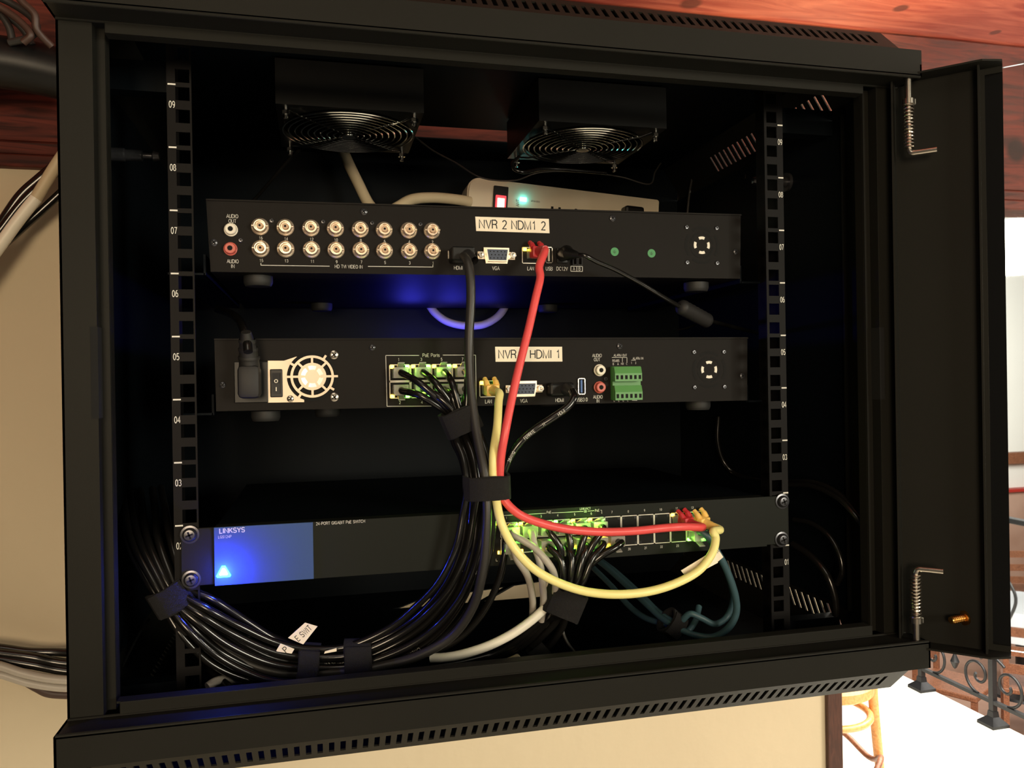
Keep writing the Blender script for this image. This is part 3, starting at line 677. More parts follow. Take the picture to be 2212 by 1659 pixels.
vga(nvr, 1072, 552.5, Y2)
c = at(1149.5, 552, Y2); rj45(nvr, c.x, Y2, c.z, 17.5, 13.5, leds=('led_a', None))
usb(nvr, 1185, 551.5, Y2, 6.2, 13.4, 'rca_w')
c = at(988, 551, Y2); ob('hdmi_socket', B().box(c.x-8, c.x+8, Y2-1, Y2, c.z-3.5, c.z+3.5, .5), M['nickel'], nvr)
c = at(1213.6, 552.6, Y2); b = B(); b.box(c.x-4.6, c.x+4.6, Y2-2, Y2, c.z-6.2, c.z+6.2, .5); ob('power_jack', b, M['black'], nvr)
c = at(1245, 565, Y2); b = B()
for s_ in (-1, 1): b.box(c.x+s_*2.2-1.9, c.x+s_*2.2-1.5, Y2-3, Y2, c.z-2.8, c.z+2.8); b.box(c.x+s_*2.2+1.5, c.x+s_*2.2+1.9, Y2-3, Y2, c.z-2.8, c.z+2.8); b.box(c.x+s_*2.2-1.9, c.x+s_*2.2+1.9, Y2-3, Y2, c.z-3.2, c.z-2.8)
ob('alarm_terminal', b, M['rubber'], nvr)
for px, py in ((1327.7, 543.8), (1407.3, 547.3)):
    c = at(px, py, Y2); b = B(); b.cyl((c.x, Y2, c.z), (0, -1, 0), 3.6, .2, 24); b.text('QC', c.x, Y2-.2, c.z+.3, 1.6, mi=1, depth=.05, rot=.6)
    b.arc((c.x, c.z), 1.0, 1.3, 200, 330, Y2-.26, Y2-.2, 8, 1); ob('green_sticker', b, None, nvr, mats=[M['stickergreen'], M['ink']])
fan_grille(nvr, 1516, 529.8, Y2, 16.2)
for px, py, r in ((1323, 471.5, 2.8), (1588.8, 543.8, 2.4), (785.7, 457.4, 2.7), (462, 524, 2.8), (587, 476.7, 1.8), (698, 479, 1.8), (803.7, 481.9, 1.8), (908, 484.4, 1.8), (520, 519, 1.8)):
    c = at(px, py, Y2); screw(nvr, c.x, Y2, c.z, r)
tapelabel(nvr, [(1026.5, 468), (1185.5, 473), (1187, 504), (1028.5, 499)], Y2, 'NVR 2 NDM1 2', 18)
zf = min(q[2].z, q[3].z)
feet(nvr, Y2, ((-187, 52), (187, 52), (-138, 262), (110, 262)), zf)
brackets(nvr, ((-1, min(q[0].x, q[3].x)-2.5), (1, max(q[1].x, q[2].x)+2.5)), 36, 300, zf-.2)
# standby light on the recorder's far side shines on the back of the cabinet
ob('standby_light', B().box(-40, -20, Y2+280, Y2+282, zf+12, zf+18, .5), M['led_s'], nvr)
# ---------------------------------------------------------------- lower recorder
nvr1, q1 = chassis('video_recorder', 'lower dark metal recorder with eight cabled ports, rocker switch and the tape label NVR 1', Y2, (463, 735), (1614.5, 731.5), (1614, 865), (467, 888.5), 290)
b = B(); box4(b, q1, Y2, Y2+280)
def c7(x, y): return (x/3.687+440, y/3.687+700)
def c8(x, y): return (x/3.456+1000, y/3.456+700)
for X, Y_, s_, h in ((1812, 248, 'PoE Ports', 7), (1552, 283, '1', 6), (1733, 281, '3', 6), (1895, 281, '5', 6), (2062, 280, '7', 6), (1563, 625, '2', 6), (1738, 622, '4', 6), (1905, 621, '6', 6), (2070, 620, '8', 6)):
    T(b, s_, *c7(X, Y_), Y2, h)
for X, Y_, s_, h in ((191, 578, 'LAN', 7.5), (455, 573, 'VGA', 7.5), (722, 568, 'HDMI', 7.5), (887, 564, 'USB3.0', 7.5), (1001, 235, 'AUDIO', 6.8), (1001, 265, 'OUT', 6.8), (1008, 544, 'AUDIO', 6.8), (1008, 574, 'IN', 6.8),
                     (1175, 233, 'ALARM OUT', 5), (1307, 256, 'ALARM IN', 5), (1142, 274, 'RS485', 5), (1123, 298, 'B', 4.5), (1158, 298, 'A', 4.5), (1190, 296, 'NO', 4), (1223, 296, 'C', 4.5), (1257, 290, '1', 4.5), (1289, 290, '3', 4.5),
                     (1129, 573, 'G', 4), (1163, 573, 'G', 4), (1197, 572, 'G', 4), (1230, 572, 'G', 4)):
    T(b, s_, *c8(X, Y_), Y2, h, sx=.9)
for l in (((1450, 250), (1715, 250)), ((1905, 247), (2165, 247)), ((1450, 250), (1460, 655)), ((2165, 247), (2172, 652)), ((1460, 655), (2172, 652))): Lp(b, *c7(*l[0]), *c7(*l[1]), Y2, .45)
for l in (((1112, 250), (1224, 250)), ((1190, 250), (1190, 285)), ((1224, 250), (1224, 285)), ((1256, 270), (1290, 270)), ((1262, 570), (1300, 570))): Lp(b, *c8(*l[0]), *c8(*l[1]), Y2, .4)
ob('housing', b, None, nvr1, mats=[M['device'], M['print']])
b = B(); b.prism([(q1[0].x, q1[0].z-.2), (q1[1].x, q1[1].z-.2), (q1[1].x, q1[1].z+1.2), (q1[0].x, q1[0].z+1.2)], lambda x, z: (x, Y2-1.5, z), lambda x, z: (x, Y2+280, z)); ob('cover_lip', b, M['device'], nvr1)
# power supply plate with its fan
c0, c1 = at(*c7(240, 300), Y2), at(*c7(515, 625), Y2)
b = B(); pp = [at(*c7(*p), Y2) for p in ((512, 292), (640, 292), (730, 262), (800, 250), (800, 622), (512, 626))]
b.prism([(p.x, p.z) for p in pp], lambda x, z: (x, Y2-.4, z), lambda x, z: (x, Y2, z)); psu = ob('power_supply_plate', b, M['zinc'], nvr1)
ob('power_inlet', B().box(c0.x, c1.x, Y2-1.5, Y2, c1.z, c0.z, .6), M['black'], nvr1)
ca, cb = at(*c7(528, 360), Y2), at(*c7(630, 582), Y2)
rk = ob('rocker_switch', B().box(ca.x, cb.x, Y2-2, Y2, cb.z, ca.z, .7), M['black'], nvr1)
xm = (ca.x+cb.x)/2; zm = (ca.z+cb.z)/2
b = B(); b.prism([(-7.8, -3.6), (0, -2.6), (7.8, -5.4), (7.8, 0), (-7.8, 0)], lambda z, y: (xm-2.8, Y2-1.6+y*.6, zm+z), lambda z, y: (xm+2.8, Y2-1.6+y*.6, zm+z))
rc = ob('rocker', b, M['rubber'], rk) if False else ob('rocker', b, M['rubber'], rk)
b = B(); b.box(xm-.35, xm+.35, Y2-4.6, Y2-3.2, zm-6, zm-3); b.arc((xm, zm+1.6), .9, 1.4, 0, 360, Y2-4.4, Y2-3.4, 16); ob('switch_mark', b, M['rca_w'], rk)
fc = at(*c7(865, 418), Y2); kx = at(*c7(1065, 418), Y2).x-fc.x
b = B(); b.cyl((fc.x, Y2+.02, fc.z), (0, -1, 0), kx*1.0, .5, 40)
fh = ob('fan_opening', b, M['hole'], nvr1)
b = B()
b.arc((fc.x, fc.z), kx*.76, kx*.86, 0, 360, Y2-2.2, Y2-.7, 48); b.cyl((fc.x, Y2-.6, fc.z), (0, -1, 0), kx*.56, 1.4, 36)
for i in range(8):
    a = math.radians(i*45+(90 if 0 else 0)); u = Vector((math.cos(a), 0, math.sin(a))); v = Vector((-math.sin(a), 0, math.cos(a)))
    r0, r1 = (.5, .8) if i % 2 == 0 or True else (.5, .8)
    b.obox(Vector((fc.x, Y2-1.5, fc.z))+u*kx*.66, u, (0, 1, 0), v, kx*.12, .6, kx*.045)
for i in range(8):
    a = math.radians(i*45+ (0 if i % 4 == 0 else (12 if i % 2 else 0))); u = Vector((math.cos(a), 0, math.sin(a))); v = Vector((-math.sin(a), 0, math.cos(a)))
    if i in (0, 1, 3, 4, 5, 7): b.obox(Vector((fc.x, Y2-1.5, fc.z))+u*kx*.93, u, (0, 1, 0), v, kx*.09, .6, kx*.045)
fg = ob('fan_guard', b, M['zinc'], fh)
for i in range(6):
    a0 = 60*i+8; ob('hub_slot', B().arc((fc.x, fc.z), kx*.28, kx*.44, a0, a0+44, Y2-2.15, Y2-1.9, 8), M['chrome'], fh)
for X, Y_, r in ((1037, 245, 3.4), (1040, 582, 3.4), (690, 595, 2.6)):
    c = at(*c7(X, Y_), Y2-1); screw(nvr1, c.x, Y2, c.z, r, 'nickel')
for px, py, r in ((804, 750.7, 2.4), (480.7, 831.5, 2.4), (1338.5, 747.7, 2.6), (1603, 812, 2.4), (1308, 818.6, 2)):
    c = at(px, py, Y2); screw(nvr1, c.x, Y2, c.z, r)
# eight powered ports
pl, pr_ = at(840, 787, Y2), at(1020, 787, Y2); pb = at(840, 861.5, Y2); pw = (pr_.x-pl.x)/4; phh = (pl.z-pb.z)/2
PORT1 = {}
for r_ in range(2):
    for k in range(4):
        X = pl.x+pw*(k+.5); Z = pl.z-phh*(r_+.5); PORT1[(r_, k)] = (X, Z)
        leds = ('led_a', 'led_g') if r_ == 0 else (('led_a', 'led_g') if k == 0 else (None, 'led_g'))
        rj45(nvr1, X, Y2, Z, pw-.3, phh-.3, flip=(r_ == 1), leds=leds)
c = at(1055, 840, Y2); rj45(nvr1, c.x, Y2, c.z, 15, 13.5, leds=('led_a', 'led_g')); LAN1 = (c.x, c.z)
vga(nvr1, 1132, 839.8, Y2); usb(nvr1, 1255.5, 834.5, Y2, 6.4, 13.6, 'usbblue')
c = at(1212, 841, Y2); ob('hdmi_socket', B().box(c.x-8, c.x+8, Y2-1, Y2, c.z-3.5, c.z+3.5, .5), M['nickel'], nvr1)
rca(nvr1, 1294.6, 799.8, Y2, 'rca_w'); rca(nvr1, 1294.6, 836.6, Y2, 'rca_r')
ta, tb = at(1318, 792, Y2), at(1386, 862, Y2)
tbk = ob('terminal_socket', B().box(ta.x, tb.x-2.5, Y2-5, Y2, tb.z, ta.z, .4), M['termgreen'], nvr1)
for (xa, ya), (xb, yb) in (((1135, 320), (1338, 425)), ((1138, 460), (1342, 565))):
    a, c = at(*c8(xa, ya), Y2-13), at(*c8(xb, yb), Y2-13); b = B()
    h = a.z-c.z; n = 6; w_ = (c.x-a.x)/n
    b.prism([(Y2-4, a.z), (Y2-11, a.z), (Y2-13, a.z-h*.45), (Y2-13, c.z), (Y2-4, c.z)], lambda y, z: (a.x, y, z), lambda y, z: (c.x, y, z), 0)
    for i in range(n): b.box(a.x+w_*(i+.5)-w_*.27, a.x+w_*(i+.5)+w_*.27, Y2-13.15, Y2-12.9, c.z+h*.14, c.z+h*.42, mi=1)
    ob('terminal_block', b, None, tbk, mats=[M['termgreen'], M['hole']])
fan_grille(nvr1, 1531.8, 798.4, Y2, 16.2)
tapelabel(nvr1, [(1069.4, 749), (1214, 749), (1214.7, 781), (1070.5, 781.5)], Y2, 'NVR 1 HDMI 1', 17.5)
zf1 = min(q1[2].z, q1[3].z)
feet(nvr1, Y2, ((-183, 52), (187, 52), (-135, 110), (110, 262)), zf1)
brackets(nvr1, ((-1, min(q1[0].x, q1[3].x)-2.5), (1, max(q1[1].x, q1[2].x)+2.5)), 36, 300, zf1-.2)
ob('standby_light', B().box(-40, -20, Y2+280, Y2+282, zf1+40, zf1+46, .5), M['led_s'], nvr1)
for gx, ge in ((-40, .16), (5, .12), (45, .07)): light('recorder_glow', 'POINT', (gx, 288, 146), ge*.75, (.06, .06, 1), 14)
# ---------------------------------------------------------------- network switch
YS = -5
sw = thing('network_switch', 'dark grey rack switch with blue-grey left panel, blue triangle light and two rows of ports', 'network switch', (0, 120, -43))
a, b_, c_, d = at(462, 1141, YS), at(1655, 1072, YS), at(1655, 1183, YS), at(462, 1262, YS)
SZT, SZB = (a.z+b_.z)/2, (c_.z+d.z)/2
pa, pb_ = at(462, 1141, YS), at(676, 1130, YS)
ob('casing', B().box(d.x+1.5, b_.x-.5, YS+12, 250, SZB+.3, SZT-.3), M['inner'], sw)
b = B(); b.box(pb_.x, b_.x, YS, YS+12, SZB, SZT); b.box(d.x+1, pb_.x, YS+.6, YS+12, SZB, SZT)
T(b, '24-PORT GIGABIT PoE SWITCH', 683, 1131.5, YS, 6.2, 'L', .96)
def c22(x, y): return (x/7.135+1290, y/7.135+1080)
for i, p in enumerate(((228, 187), (480, 175), (729, 160), (978, 147), (1224, 130), (1466, 118))): T(b, str(7+i), *c22(*p), YS, 4.6)
for i, p in enumerate(((495, 755), (745, 738), (991, 720), (1239, 705))): T(b, str(20+i), *c22(*p), YS, 4.6)
def c21(x, y): return (x/8.296+1070, y/8.296+1080)
for s_, x, y, h in (('1', 195, 322, 4.6), ('2', 505, 305, 4.6), ('3', 820, 290, 4.6), ('4', 1118, 275, 4.6), ('5', 1422, 258, 4.6), ('6', 1720, 243, 4.6), ('PoE', 960, 220, 5), ('LINK/ACT', 1612, 155, 4.6), ('GB', 1612, 203, 4.2), ('PoE', 1825, 188, 5)):
    T(b, s_, *c21(x, y), YS, h)
for l in (((150, 278), (905, 238)), ((1010, 232), (1575, 205)), ((1655, 200), (1770, 190)), ((1885, 183), (1905, 183)), ((1905, 183), (1908, 245))): Lp(b, *c21(*l[0]), *c21(*l[1]), YS, .35)
Lp(b, 1071.5, 1207, 1071.5, 1212, YS, .35); Lp(b, 1071.5, 1212, 1075, 1212, YS, .35)
ob('front_panel', b, None, sw, mats=[M['switchface'], M['print']])
b = B(); b.box(pa.x, pb_.x, YS-.8, YS+.5, SZB, SZT, .3)
_G['LINKSYS'] = pen_glyphs('LINKSYS', .19)
T(b, 'LINKSYS', 502, 1145.5, YS-.8, 10, sx=1.12); T(b, 'LGS124P', 486, 1159.5, YS-.8, 5.5, sx=1.0)
ob('badge_panel', b, None, sw, mats=[M['bluepanel'], M['print']])
lc = at(483, 1236, YS-.9)
b = B(); tri = [(-1.2, 4.6), (1.2, 4.6), (5, -2.4), (4.3, -3.6), (-4.3, -3.6), (-5, -2.4)]; b.prism(tri, lambda x, z: (lc.x+x, YS-1.4, lc.z+z), lambda x, z: (lc.x+x, YS-.8, lc.z+z)); pl_ = ob('power_light', b, M['led_b'], sw)
b = B(); b.prism([(x*.55, z*.55+.1) for x, z in tri], lambda x, z: (lc.x+x, YS-1.6, lc.z+z), lambda x, z: (lc.x+x, YS-1.3, lc.z+z)); ob('light_core', b, M['led_w'], pl_)
light('power_light_glow', 'POINT', (lc.x, YS-9, lc.z), .17, (.03, .06, 1), 3)
for s_, xa, xb, nm in ((-1, -238.4, d.x+1.5, 'mounting_ear'), (1, c_.x-1.5, 241.3, 'mounting_ear')):
    e = ob(nm, B().box(xa, xb, -2.4, -.3, SZB+.3, SZT-.3, .5), M['case'] if s_ < 0 else M['switchface'], sw)
    for px, py in (((410, 1155), (413, 1252)) if s_ < 0 else ((1690, 1083), (1689, 1165))):
        c = at(px, py, -3); b = B(); b.lathe((c.x, -2.4, c.z), (0, -1, 0), [(6.4, 0), (6.4, .8), (5, 1)], 24); b.lathe((c.x, -3.2, c.z), (0, -1, 0), [(4.7, 0), (4.6, 1.6), (3.6, 2.8), (0, 3.2)], 24)
        for a_ in (20, 110):
            a_ = math.radians(a_); b.obox((c.x, -6.35, c.z), (math.cos(a_), 0, math.sin(a_)), (0, 1, 0), (-math.sin(a_), 0, math.cos(a_)), 2.6, .15, .6, mi=1)
        ob('rack_screw', b, None, sw, True, mats=[M['screw'], M['hole']])
s0 = at(1305.4, 1140, YS).x; s4 = at(1447.7, 1140, YS).x; sp_ = (s4-s0)/4; sx0 = s0-6*sp_
ztop = (at(1305, 1115.5, YS).z+at(1412, 1110, YS).z)/2; zbot = at(1377, 1177, YS).z; sh_ = (ztop-zbot)/2
b = B(); b.box(sx0-4, sx0+12*sp_+.5, YS-.15, YS+.05, zbot-.6, ztop+.6); ob('port_bay', b, M['hole'], sw)
PORTS = {}
for r_ in range(2):
    for k in range(12):
        X = sx0+sp_*(k+.5); Z = ztop-sh_*(r_+.5); PORTS[(r_, k)] = (X, Z)
        if r_ == 0: leds = ('led_a', 'led_g') if k in (0, 1) else (('led_g', 'led_g') if k in (2, 3) else (('led_a', 'led_g') if k in (4, 5) else (('led_a', None) if k == 10 else (('led_g', None) if k == 11 else (None, None)))))
        else: leds = (('led_a', 'led_g') if k in (0, 1, 2) else (('led_g', 'led_a') if k in (3, 4, 5) else (('led_a', None) if k == 6 else (('led_g', 'led_g') if k == 11 else (None, None)))))
        rj45(sw, X, YS-.1, Z, sp_-.2, sh_-.2, flip=(r_ == 1), leds=leds)
ob('console_light', B().box(*sorted((at(1075, 1192, YS).x, at(1079, 1192, YS).x)), YS-.8, YS, at(1077, 1197, YS).z, at(1077, 1190, YS).z, .2), M['led_a'], sw)
# ================================================================== FANS, POWER STRIP
def fan(cx, cy, label):
    t = thing('cooling_fan', label, 'fan', (cx, cy, 322), 'cooling fans under the cabinet top')
    h = 60; b = B(); zb, zt = 325, 362
    for k in range(4):                                       # square housing with a round duct
        a0 = 45+90*k; V = []
        for i in range(9):
            a = math.radians(a0+90*i/8); V.append((math.cos(a)*56, math.sin(a)*56))
        c0 = (h*math.copysign(1, math.cos(math.radians(a0))), h*math.copysign(1, math.sin(math.radians(a0))))
        c1 = (h*math.copysign(1, math.cos(math.radians(a0+90))), h*math.copysign(1, math.sin(math.radians(a0+90))))
        outer = [(c0[0]+(c1[0]-c0[0])*i/8, c0[1]+(c1[1]-c0[1])*i/8) for i in range(9)]
        for i in range(8):
            P = [V[i], V[i+1], outer[i+1], outer[i]]
            b.prism(P, lambda x, y: (cx+x, cy+y, zb), lambda x, y: (cx+x, cy+y, zt))
    ob('housing', b, M['black'], t)
    b = B(); b.cyl((cx, cy, 330), (0, 0, 1), 20, 26, 24)
    for k in range(4): a = math.radians(45+90*k); b.obox((cx+38*math.cos(a), cy+38*math.sin(a), 357), (math.cos(a), math.sin(a), 0), (-math.sin(a), math.cos(a), 0), (0, 0, 1), 20, 3, 1.5)
    ob('motor_hub', b, M['rubber'], t, True)
    for k in range(7):
        a = math.radians(k*360/7); b = B(); V = []
        for i in range(5):
            r = 20+i*8.6; tw = .45+.09*i
            for s_ in (-1, 1): V.append((cx+r*math.cos(a+s_*.34*(1-.05*i)), cy+r*math.sin(a+s_*.34*(1-.05*i)), 342+s_*9*(1-.08*i)))
        F = [(2*i, 2*i+1, 2*i+3, 2*i+2) for i in range(4)]
        nV = len(V); V2 = [(x, y, z+1.2) for x, y, z in V]
        b.poly(V+V2, F+[tuple(nV+j for j in reversed(f)) for f in F]); ob('blade', b, M['black'], t, True)
    b = B()                                                  # wire guard
    for r in (8, 13.5, 19, 24.5, 30, 35.5, 41, 46.5, 52, 57):
        b.tube([(cx+r*math.cos(i/44*2*math.pi), cy+r*math.sin(i/44*2*math.pi), 322.6-(57-r)*.05) for i in range(45)], .75, 6, False)
    for k in range(4):
        a = math.radians(45+90*k); b.tube([(cx+6*math.cos(a), cy+6*math.sin(a), 321), (cx+60*math.cos(a), cy+60*math.sin(a), 322), (cx+71*math.cos(a), cy+71*math.sin(a), 324)], .9, 8)
    b.cyl((cx, cy, 319), (0, 0, 1), 6, 1.2, 20)
    ob('wire_guard', b, M['chrome'], t, True)
    for sx_ in (-1, 1):
        for sy_ in (-1, 1):
            b = B(); X, Y = cx+sx_*52.5, cy+sy_*52.5
            b.cyl((X, Y, 316), (0, 0, 1), 1.9, 48, 12); b.lathe((X, Y, 322), (0, 0, -1), [(0, 0), (3.6, 0), (3.6, 3), (1.9, 3), (1.9, 7), (0, 7.5)], 6)
            ob('mounting_bolt', b, M['chrome'], t, True)
fan(-112.5, 127, 'left cooling fan with chrome wire guard hanging under the cabinet top')
fan(108, 127, 'right cooling fan with chrome wire guard hanging under the cabinet top')
# power strip fixed to the cabinet back above the upper recorder
YPS = 296
P0, P1 = at(1012, 380, YPS), at(1426, 431, YPS)
ud = (P1-P0).normalized(); vd = Vector((ud.z, 0, -ud.x)); vd = vd if vd.z < 0 else -vd
ps = thing('power_strip', 'cream power strip with red lit switch and cyan light behind the upper recorder', 'power strip', ((P0.x+P1.x)/2, YPS+18, P1.z-60))
Lg = (P1-P0).length; Hh = 52
b = B()
def rr_(w, h, r, tl=True):
    return _arc(w-3, -3, 3, 3, 90, 0, 4)+_arc(w-3, -h+3, 3, 3, 0, -90, 4)+_arc(r, -h+r, r, r, 270, 180, 6)+_arc(r, -r, r, r, 180, 90, 8)
b.prism(rr_(Lg, Hh, 14), lambda x, z: P0+ud*x+vd*(-z)+Vector((0, 3, 0)), lambda x, z: P0+ud*x+vd*(-z)+Vector((0, 40, 0)))
b.prism([(x*.985+Lg*.007, z*.97-1) for x, z in rr_(Lg, Hh, 14)], lambda x, z: P0+ud*x+vd*(-z), lambda x, z: P0+ud*x+vd*(-z)+Vector((0, 3, 0)))
ob('shell', b, M['strip'], ps)
def onps(px, py): return at(px, py, YPS-.5)
sc = onps(1081, 428)
rs = ob('switch_bezel', B().obox(sc+vd*3, ud, (0, 1, 0), vd, 8.6, 2.2, 16.5, .8), M['black'], ps)
ob('lit_rocker', B().obox(sc+vd*7-Vector((0, 2.4, 0)), ud, (0, 1, 0), vd, 6.2, 1.6, 9.5, .8), M['led_r'], rs)
ob('neon_core', B().obox(sc+vd*6.5-Vector((0, 4.2, 0)), ud, (0, 1, 0), vd, 4.2, .3, 5.5, .25), M['led_n'], rs)
lcn = onps(1130, 431); ob('cyan_light', B().obox(lcn-Vector((0, .6, 0)), ud, (0, 1, 0), vd, 4.2, .8, 2.6, .6), M['led_c'], ps)
light('cyan_glow', 'POINT', (lcn.x, lcn.y-4.5, lcn.z), .004, (.05, .85, .80), 2)
light('red_glow', 'POINT', (sc.x, sc.y-9, sc.z-6), .0006, (1, .08, .06), 2)
b = B()
b.text('GROUNDED', lcn.x+15, YPS-.02, lcn.z-1.5, 1.7, mi=0, U=tuple(ud), V=tuple(-vd), depth=.1); b.text('ANT', lcn.x-6.5, YPS-.02, lcn.z-4, 3.6, U=tuple(-vd), V=tuple(-ud), depth=.1)
ob('strip_lettering', b, M['ink'], ps)
for k, (px, py) in enumerate(((1201, 447), (1252, 452), (1300, 462))):
    c = onps(px, py); 
    for dx in (-4.5, 4.5): ob('outlet_slot', B().obox(c+ud*dx+vd*5, ud, (0, 1, 0), vd, 1.4, .35, 5), M['hole'], ps)
pc = onps(1360, 462)
plug = thing('flat_plug', 'black flat plug pushed into the right end of the cream power strip', 'plug', (pc.x, pc.y-10, pc.z-22))
ob('plug_body', B().obox(pc-Vector((0, 9, 0))+vd*8, ud, (0, 1, 0), vd, 12, 9, 14, 3), M['black'], plug)

# ================================================================== CABLES AND TIES
def path(pts, n=8):
    return spline([p if isinstance(p, Vector) else (at(p[0], p[1], p[2])) for p in pts], n)
def cable(name, label, pts, r, mt, group=None, cat='cable', n=8, seg=12, parent=None, plugs=()):
    """a cable through picture rows and real depths; returns (thing, path)"""
    P = path(pts, n)
    mid = P[len(P)//2]
    t = thing(name, label, cat, mid, group)
    ob('jacket', B().tube(P, r, seg), M[mt], t, True)
    return t, P
def boot_plug(t, face, out, mt, w=6.0, L=22, up=(0, 0, 1), flip=1):
    """snag-proof moulded boot with two ears around the latch; face = socket centre, out = direction out of the socket"""
    out = Vector(out).normalized(); U = Vector((1, 0, 0)); U = (U-out*U.dot(out)).normalized(); W = Vector(up)*flip; W = (W-out*W.dot(out)-U*W.dot(U)).normalized()
    f = Vector(face)
    ob('plug', B().obox(f+out*2, U, out, W, w*.95, 4, 4, .5), M['clear'], t)
    b = B(); b.obox(f+out*8, U, out, W, w, 4.5, 4.6, 1.4)
    pr = [(w*.8, 0), (w*.72, 3), (w*.62, 5.5), (w*.66, 6.5), (w*.58, 8), (w*.62, 9.5), (w*.52, 11), (w*.56, 12.5), (w*.5, 14), (0, 14)]
    b.lathe(f+out*11, out, pr, 20)
    bt = ob('boot', b, M[mt], t, True)
    for s_ in (-1, 1):
        b = B(); e0 = f+out*9+W*3.5+U*(s_*w*.72)
        b.tube(spline([e0, e0-out*3+W*3, e0-out*6.5+W*5.2], 4), [2.4]*5+[1.9]*4, 10); ob('latch_guard', b, M[mt], t, True)
    return f+out*24
def clear_plug(t, X, Y, Z, flip=False):
    s_ = -1 if flip else 1
    b = B(); b.box(X-5.9, X+5.9, Y-12, Y-.3, Z-4.2, Z+4.2, .6)
    p = ob('plug', b, M['clear'], t)
    b = B(); b.obox((X, Y-8, Z+s_*5.4), (1, 0, 0), (0, .94, -.34*s_), (0, .34*s_, .94), 2.6, 6.5, .5, .3); ob('latch', b, M['clear'], p)
    b = B()
    for i in range(8): b.box(X-3.7+i*1.02, X-3.3+i*1.02, Y-5, Y-1, *sorted((Z-s_*3.75, Z-s_*3.2)))
    ob('contacts', b, M['gold'], p)
def tie(label, px, py, Y, axis2, wid, ra, rb, th=1.8, tail=True, tilt=0):
    """hook-and-loop strap: centre, cable direction on the picture, strap width, half sizes of the bundle"""
    c = at(px, py, Y); a, b2 = at(px-axis2[0]*10, py-axis2[1]*10, Y), at(px+axis2[0]*10, py+axis2[1]*10, Y)
    T_ = (b2-a).normalized(); T_.y = tilt; T_.normalize(); u = T_.cross(Vector((0, 1, 0))).normalized(); v = T_.cross(u)
    if v.y > 0: v = -v                                       # v points to the room
    b = B(); n = 40; V = []
    for i in range(n):
        an = 2*math.pi*i/n; ca, sa = math.cos(an), math.sin(an)
        sq = lambda q: math.copysign(abs(q)**.88, q)
        for r_, hh in ((0, -1), (0, 1), (th, 1), (th, -1)):
            V.append(c+u*(sq(ca)*(ra+r_))+v*(sq(sa)*(rb+r_))+T_*(hh*wid/2+.6*math.sin(an*3)))
    F = []
    for i in range(n):
        k, j = 4*i, 4*((i+1) % n)
        for q_ in range(4): F.append((k+q_, k+(q_+1) % 4, j+(q_+1) % 4, j+q_))
    b.poly(V, F)
    if True:                                                 # overlapping free end
        V = []; m_ = 9
        for i in range(m_):
            an = math.radians(52+i*11); ca, sa = math.cos(an), math.sin(an)
            sq = lambda q: math.copysign(abs(q)**.88, q)
            for r_, hh in ((th+.1, -.94), (th+.1, .94), (th*1.9, .94), (th*1.9, -.94)): V.append(c+u*(sq(ca)*(ra+r_))+v*(sq(sa)*(rb+r_))+T_*(hh*wid/2))
        F = [(4*i+q_, 4*i+(q_+1) % 4, 4*i+4+(q_+1) % 4, 4*i+4+q_) for i in range(m_-1) for q_ in range(4)]+[(0, 1, 2, 3), (4*m_-4, 4*m_-3, 4*m_-2, 4*m_-1)]
        b.poly(V, F)
    o = ob('cable_tie', b, M['velcro'], None, True, label, 'cable tie', 'black hook-and-loop cable ties'); return o
R5 = 2.75
# --- the eight black network cables of the lower recorder, bundled down to the left
# centre line: x, y, depth Y, half spread in mm, stack depth in mm
CL = [(988, 893, -2, 7.5, 5), (1003, 935, -8, 8, 5), (1022, 985, -18, 8, 6), (1034, 1050, -24, 8.5, 6), (1030, 1110, -22, 9, 6), (1018, 1190, -20, 10, 6), (985, 1275, -12, 12, 7), (930, 1345, 0, 14, 8), (860, 1395, 6, 13, 8), (765, 1432, 8, 12, 8), (680, 1438, 8, 12, 8), (590, 1430, 6, 15, 8), (500, 1390, 2, 16, 8), (430, 1338, -2, 13, 7), (378, 1290, 4, 8, 6), (345, 1232, 10, 9, 6), (320, 1170, 24, 11, 6), (312, 1125, 50, 12, 6), (305, 1060, 110, 12, 6)]
rows = {0: [801, 799, 797, 795], 1: [850, 850, 850, 850]}
names = {(0, 0): 'first upper', (0, 1): 'second upper', (0, 2): 'third upper', (0, 3): 'fourth upper', (1, 0): 'first lower', (1, 1): 'second lower', (1, 2): 'third lower', (1, 3): 'fourth lower'}
order = [(1, 0), (0, 0), (1, 1), (0, 1), (1, 2), (0, 2), (1, 3), (0, 3)]
